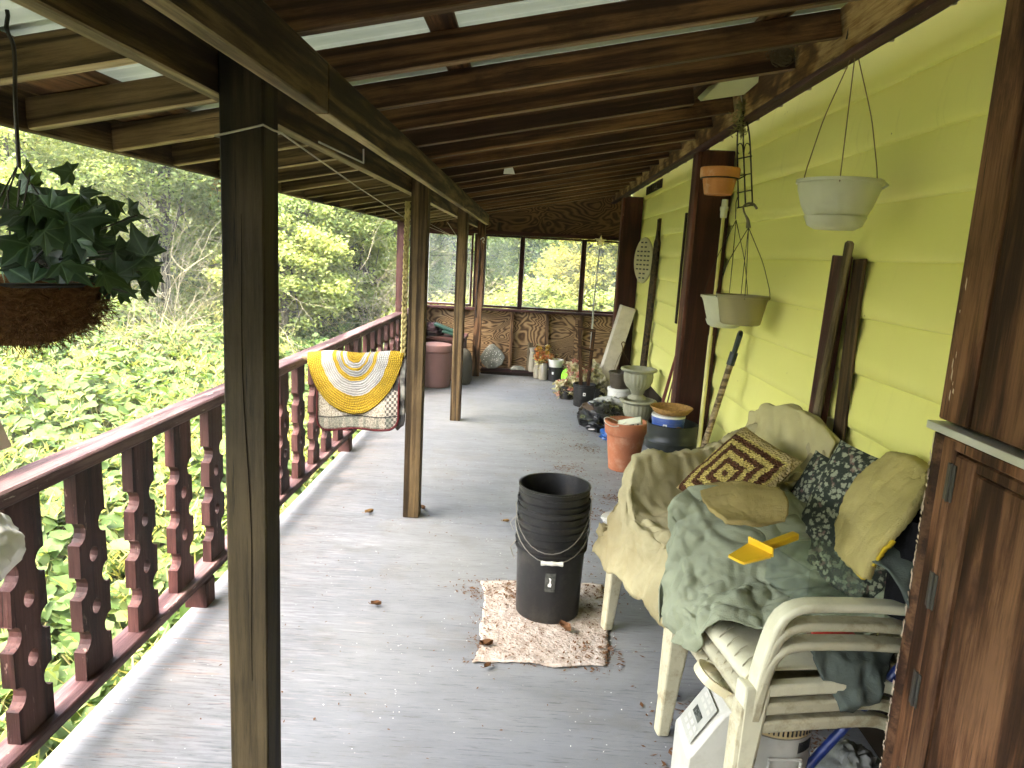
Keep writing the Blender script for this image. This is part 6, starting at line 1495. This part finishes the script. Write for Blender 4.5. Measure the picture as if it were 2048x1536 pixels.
# ---- things at the near end of the railing
t = thing('plastic_bag', 'crumpled white plastic bag tied to the railing below the ivy', 'bag', (-1.22, 1.56, .85))
P = []
for v in np.linspace(0, 1, 30):
    row = []
    for a in np.linspace(0, 2*math.pi, 40):
        r = (.018+.075*math.sin(min(1, v*1.3)*math.pi*.62)**.8)*(1-.75*max(0, v-.75)/.25); k = 1+.22*(1-2*abs(nz((math.cos(a)*1.2, math.sin(a)*1.2, v*2), 1.6)))*min(1, v*4)+.16*(1-2*abs(nz((math.cos(a)*1.2, math.sin(a)*1.2, v*1.2), 4.5)))+.06*math.sin(9*a)*(1-v)
        row.append((-1.235+r*k*math.cos(a)*.6, 1.535+r*k*math.sin(a)*1.0, .868-.21*v))
    row[-1] = row[0]; P.append(row)
MB().grid(P).build('bag', plain('white_bag', (.72, .71, .66), .45, .4, .15), t, smooth=75)
t = thing('planter_box', 'corner of a pale grey plastic planter outside the railing', 'planter', (-1.5, 1.72, .86))
m = MB(); m.prism([(1.2, .892), (1.925, .892), (1.875, 1.005), (1.25, 1.005)], -1.56, -1.42, 'x'); m.build('trough', plain('pale_grey_plastic', (.62, .62, .60), .5, .3, .08), t, bevel=.006)
board('bracket', (-1.42, 1.35, .875), (-1.30, 1.35, .872), .016, .03, STEEL, t)

# ---- litter on the deck
DEAD = plain('dead_leaf', (.13, .062, .026), .8, .15, .4, scale=30)
DEAD2 = plain('tan_dead_leaf', (.26, .15, .06), .8, .15, .4, scale=30)
def dead_leaf(px, py, L, a, lab, mat):
    p = at(px, py, Z=0); p.z = .002 if not (.0 < p.x < .42 and 2.46 < p.y < 3.12) else .016
    P = []
    for u in np.linspace(0, 1, 9):
        w_ = .30*math.sin(math.pi*min(1, u*1.05)**.8)+.004
        P.append([(L*(u-.5), L*w_*v, .006+L*(.30*v*v+.18*(u-.5)**2*2+.05*math.sin(u*7+v*3))) for v in np.linspace(-1, 1, 7)])
    m = MB(); m.X = Matrix.Translation(p) @ Matrix.Rotation(a, 4, 'Z'); m.grid(P); m.tube([(-L*.5, 0, .008), (-L*.75, .01, .012)], .0012, 4)
    return tag(m.build('dead_leaf', mat, None, smooth=80), lab, 'leaf', 'dead leaves on the deck')
dead_leaf(738, 1028, .052, .6, 'curled tan dead leaf lying alone on the deck by the rug post', DEAD2)
dead_leaf(845, 1020, .05, 2.2, 'dark curled dead leaf at the foot of the rug post', DEAD)
dead_leaf(1130, 1268, .066, -.9, 'long rust dead leaf on the mat at the foot of the buckets', DEAD)
dead_leaf(972, 1294, .055, .3, 'rust dead leaf lying on a corner of the mat', DEAD)
dead_leaf(752, 1213, .045, .1, 'thin brown dead leaf on the bare deck between mat and railing', DEAD)
dead_leaf(1012, 1046, .038, .2, 'tan dead leaf on the deck beside the nested buckets', DEAD2)
dead_leaf(975, 1337, .035, .8, 'small brown dead leaf just off the edge of the mat', DEAD)
dead_leaf(1200, 1085, .04, 1.2, 'brown dead leaf between the buckets and the beige cover', DEAD)
dead_leaf(1385, 1490, .04, .5, 'brown dead leaf near the foot of the cabinet-side chairs', DEAD)
m = MB(); m2 = MB()
def bits(mb, n, f, s0, s1):
    for _ in range(n):
        x, y = f(); s = random.uniform(s0, s1); a = random.uniform(0, 3.14); k = random.uniform(.2, .6)
        c_, s_ = math.cos(a)*s, math.sin(a)*s; z = random.uniform(.0018, .004)
        if -.14 < x < .42 and 2.46 < y < 3.12: z += .010
        mb.add([(x-c_, y-s_, z), (x+s_*k, y-c_*k, z+.001), (x+c_, y+s_, z+random.uniform(0, s*.4)), (x-s_*k, y+c_*k, z+.001)], [(0, 1, 2, 3)])
def anyw(): return random.uniform(-1.1, 1.1), random.choice((random.uniform(1.7, 8.8), random.uniform(2, 5)))
def path_(): return random.gauss(.45, .22), random.uniform(3.2, 8.4)
def matt(): return random.uniform(-.17, .43), random.uniform(2.42, 3.16)
def mclump(cx, cy, s): return lambda: (random.gauss(cx, s), random.gauss(cy, s))
bits(m, 560, anyw, .0025, .008); bits(m, 1300, path_, .003, .011); bits(m, 800, matt, .002, .009)
bits(m, 130, lambda: (random.uniform(-.5, 1.0), random.gauss(8.4, .25)), .004, .012)
for cx, cy in ((-.13, 3.02), (.40, 3.05), (.02, 2.98), (.33, 2.55), (.62, 4.4), (.55, 3.6), (.35, 5.0), (.52, 5.6), (.45, 4.1), (.6, 2.2), (.56, 1.95), (1.0, 2.1)): bits(m, 90, mclump(cx, cy, .06), .004, .014)
bits(m2, 160, anyw, .0015, .0045); bits(m2, 120, path_, .0015, .005); bits(m2, 120, matt, .001, .004)
tag(m.build('leaf_crumbs', DEAD), 'brown leaf crumbs and twig bits scattered over the deck', 'debris', kind='stuff')
tag(m2.build('paint_flakes', PAPER), 'white paint flakes scattered over the deck', 'debris', kind='stuff')
# ================================================================ light haze in the open air
hz = MB().box((-96, -96, -2.6), (96, 126, 14.5)).build('haze', None)
hm = bpy.data.materials.new('haze_air'); hm.use_nodes = True; hm.node_tree.nodes.clear()
_o = hm.node_tree.nodes.new('ShaderNodeOutputMaterial'); _p = hm.node_tree.nodes.new('ShaderNodeVolumePrincipled')
_p.inputs['Color'].default_value = (.98, .97, .86, 1); _p.inputs['Density'].default_value = .0028; _p.inputs['Anisotropy'].default_value = .2
hm.node_tree.links.new(_p.outputs[0], _o.inputs['Volume'])
hz.data.materials.clear(); hz.data.materials.append(hm)
tag(hz, 'pale humid haze hanging over the woods and porch', 'haze', kind='stuff')
SC.cycles.volume_bounces = 0
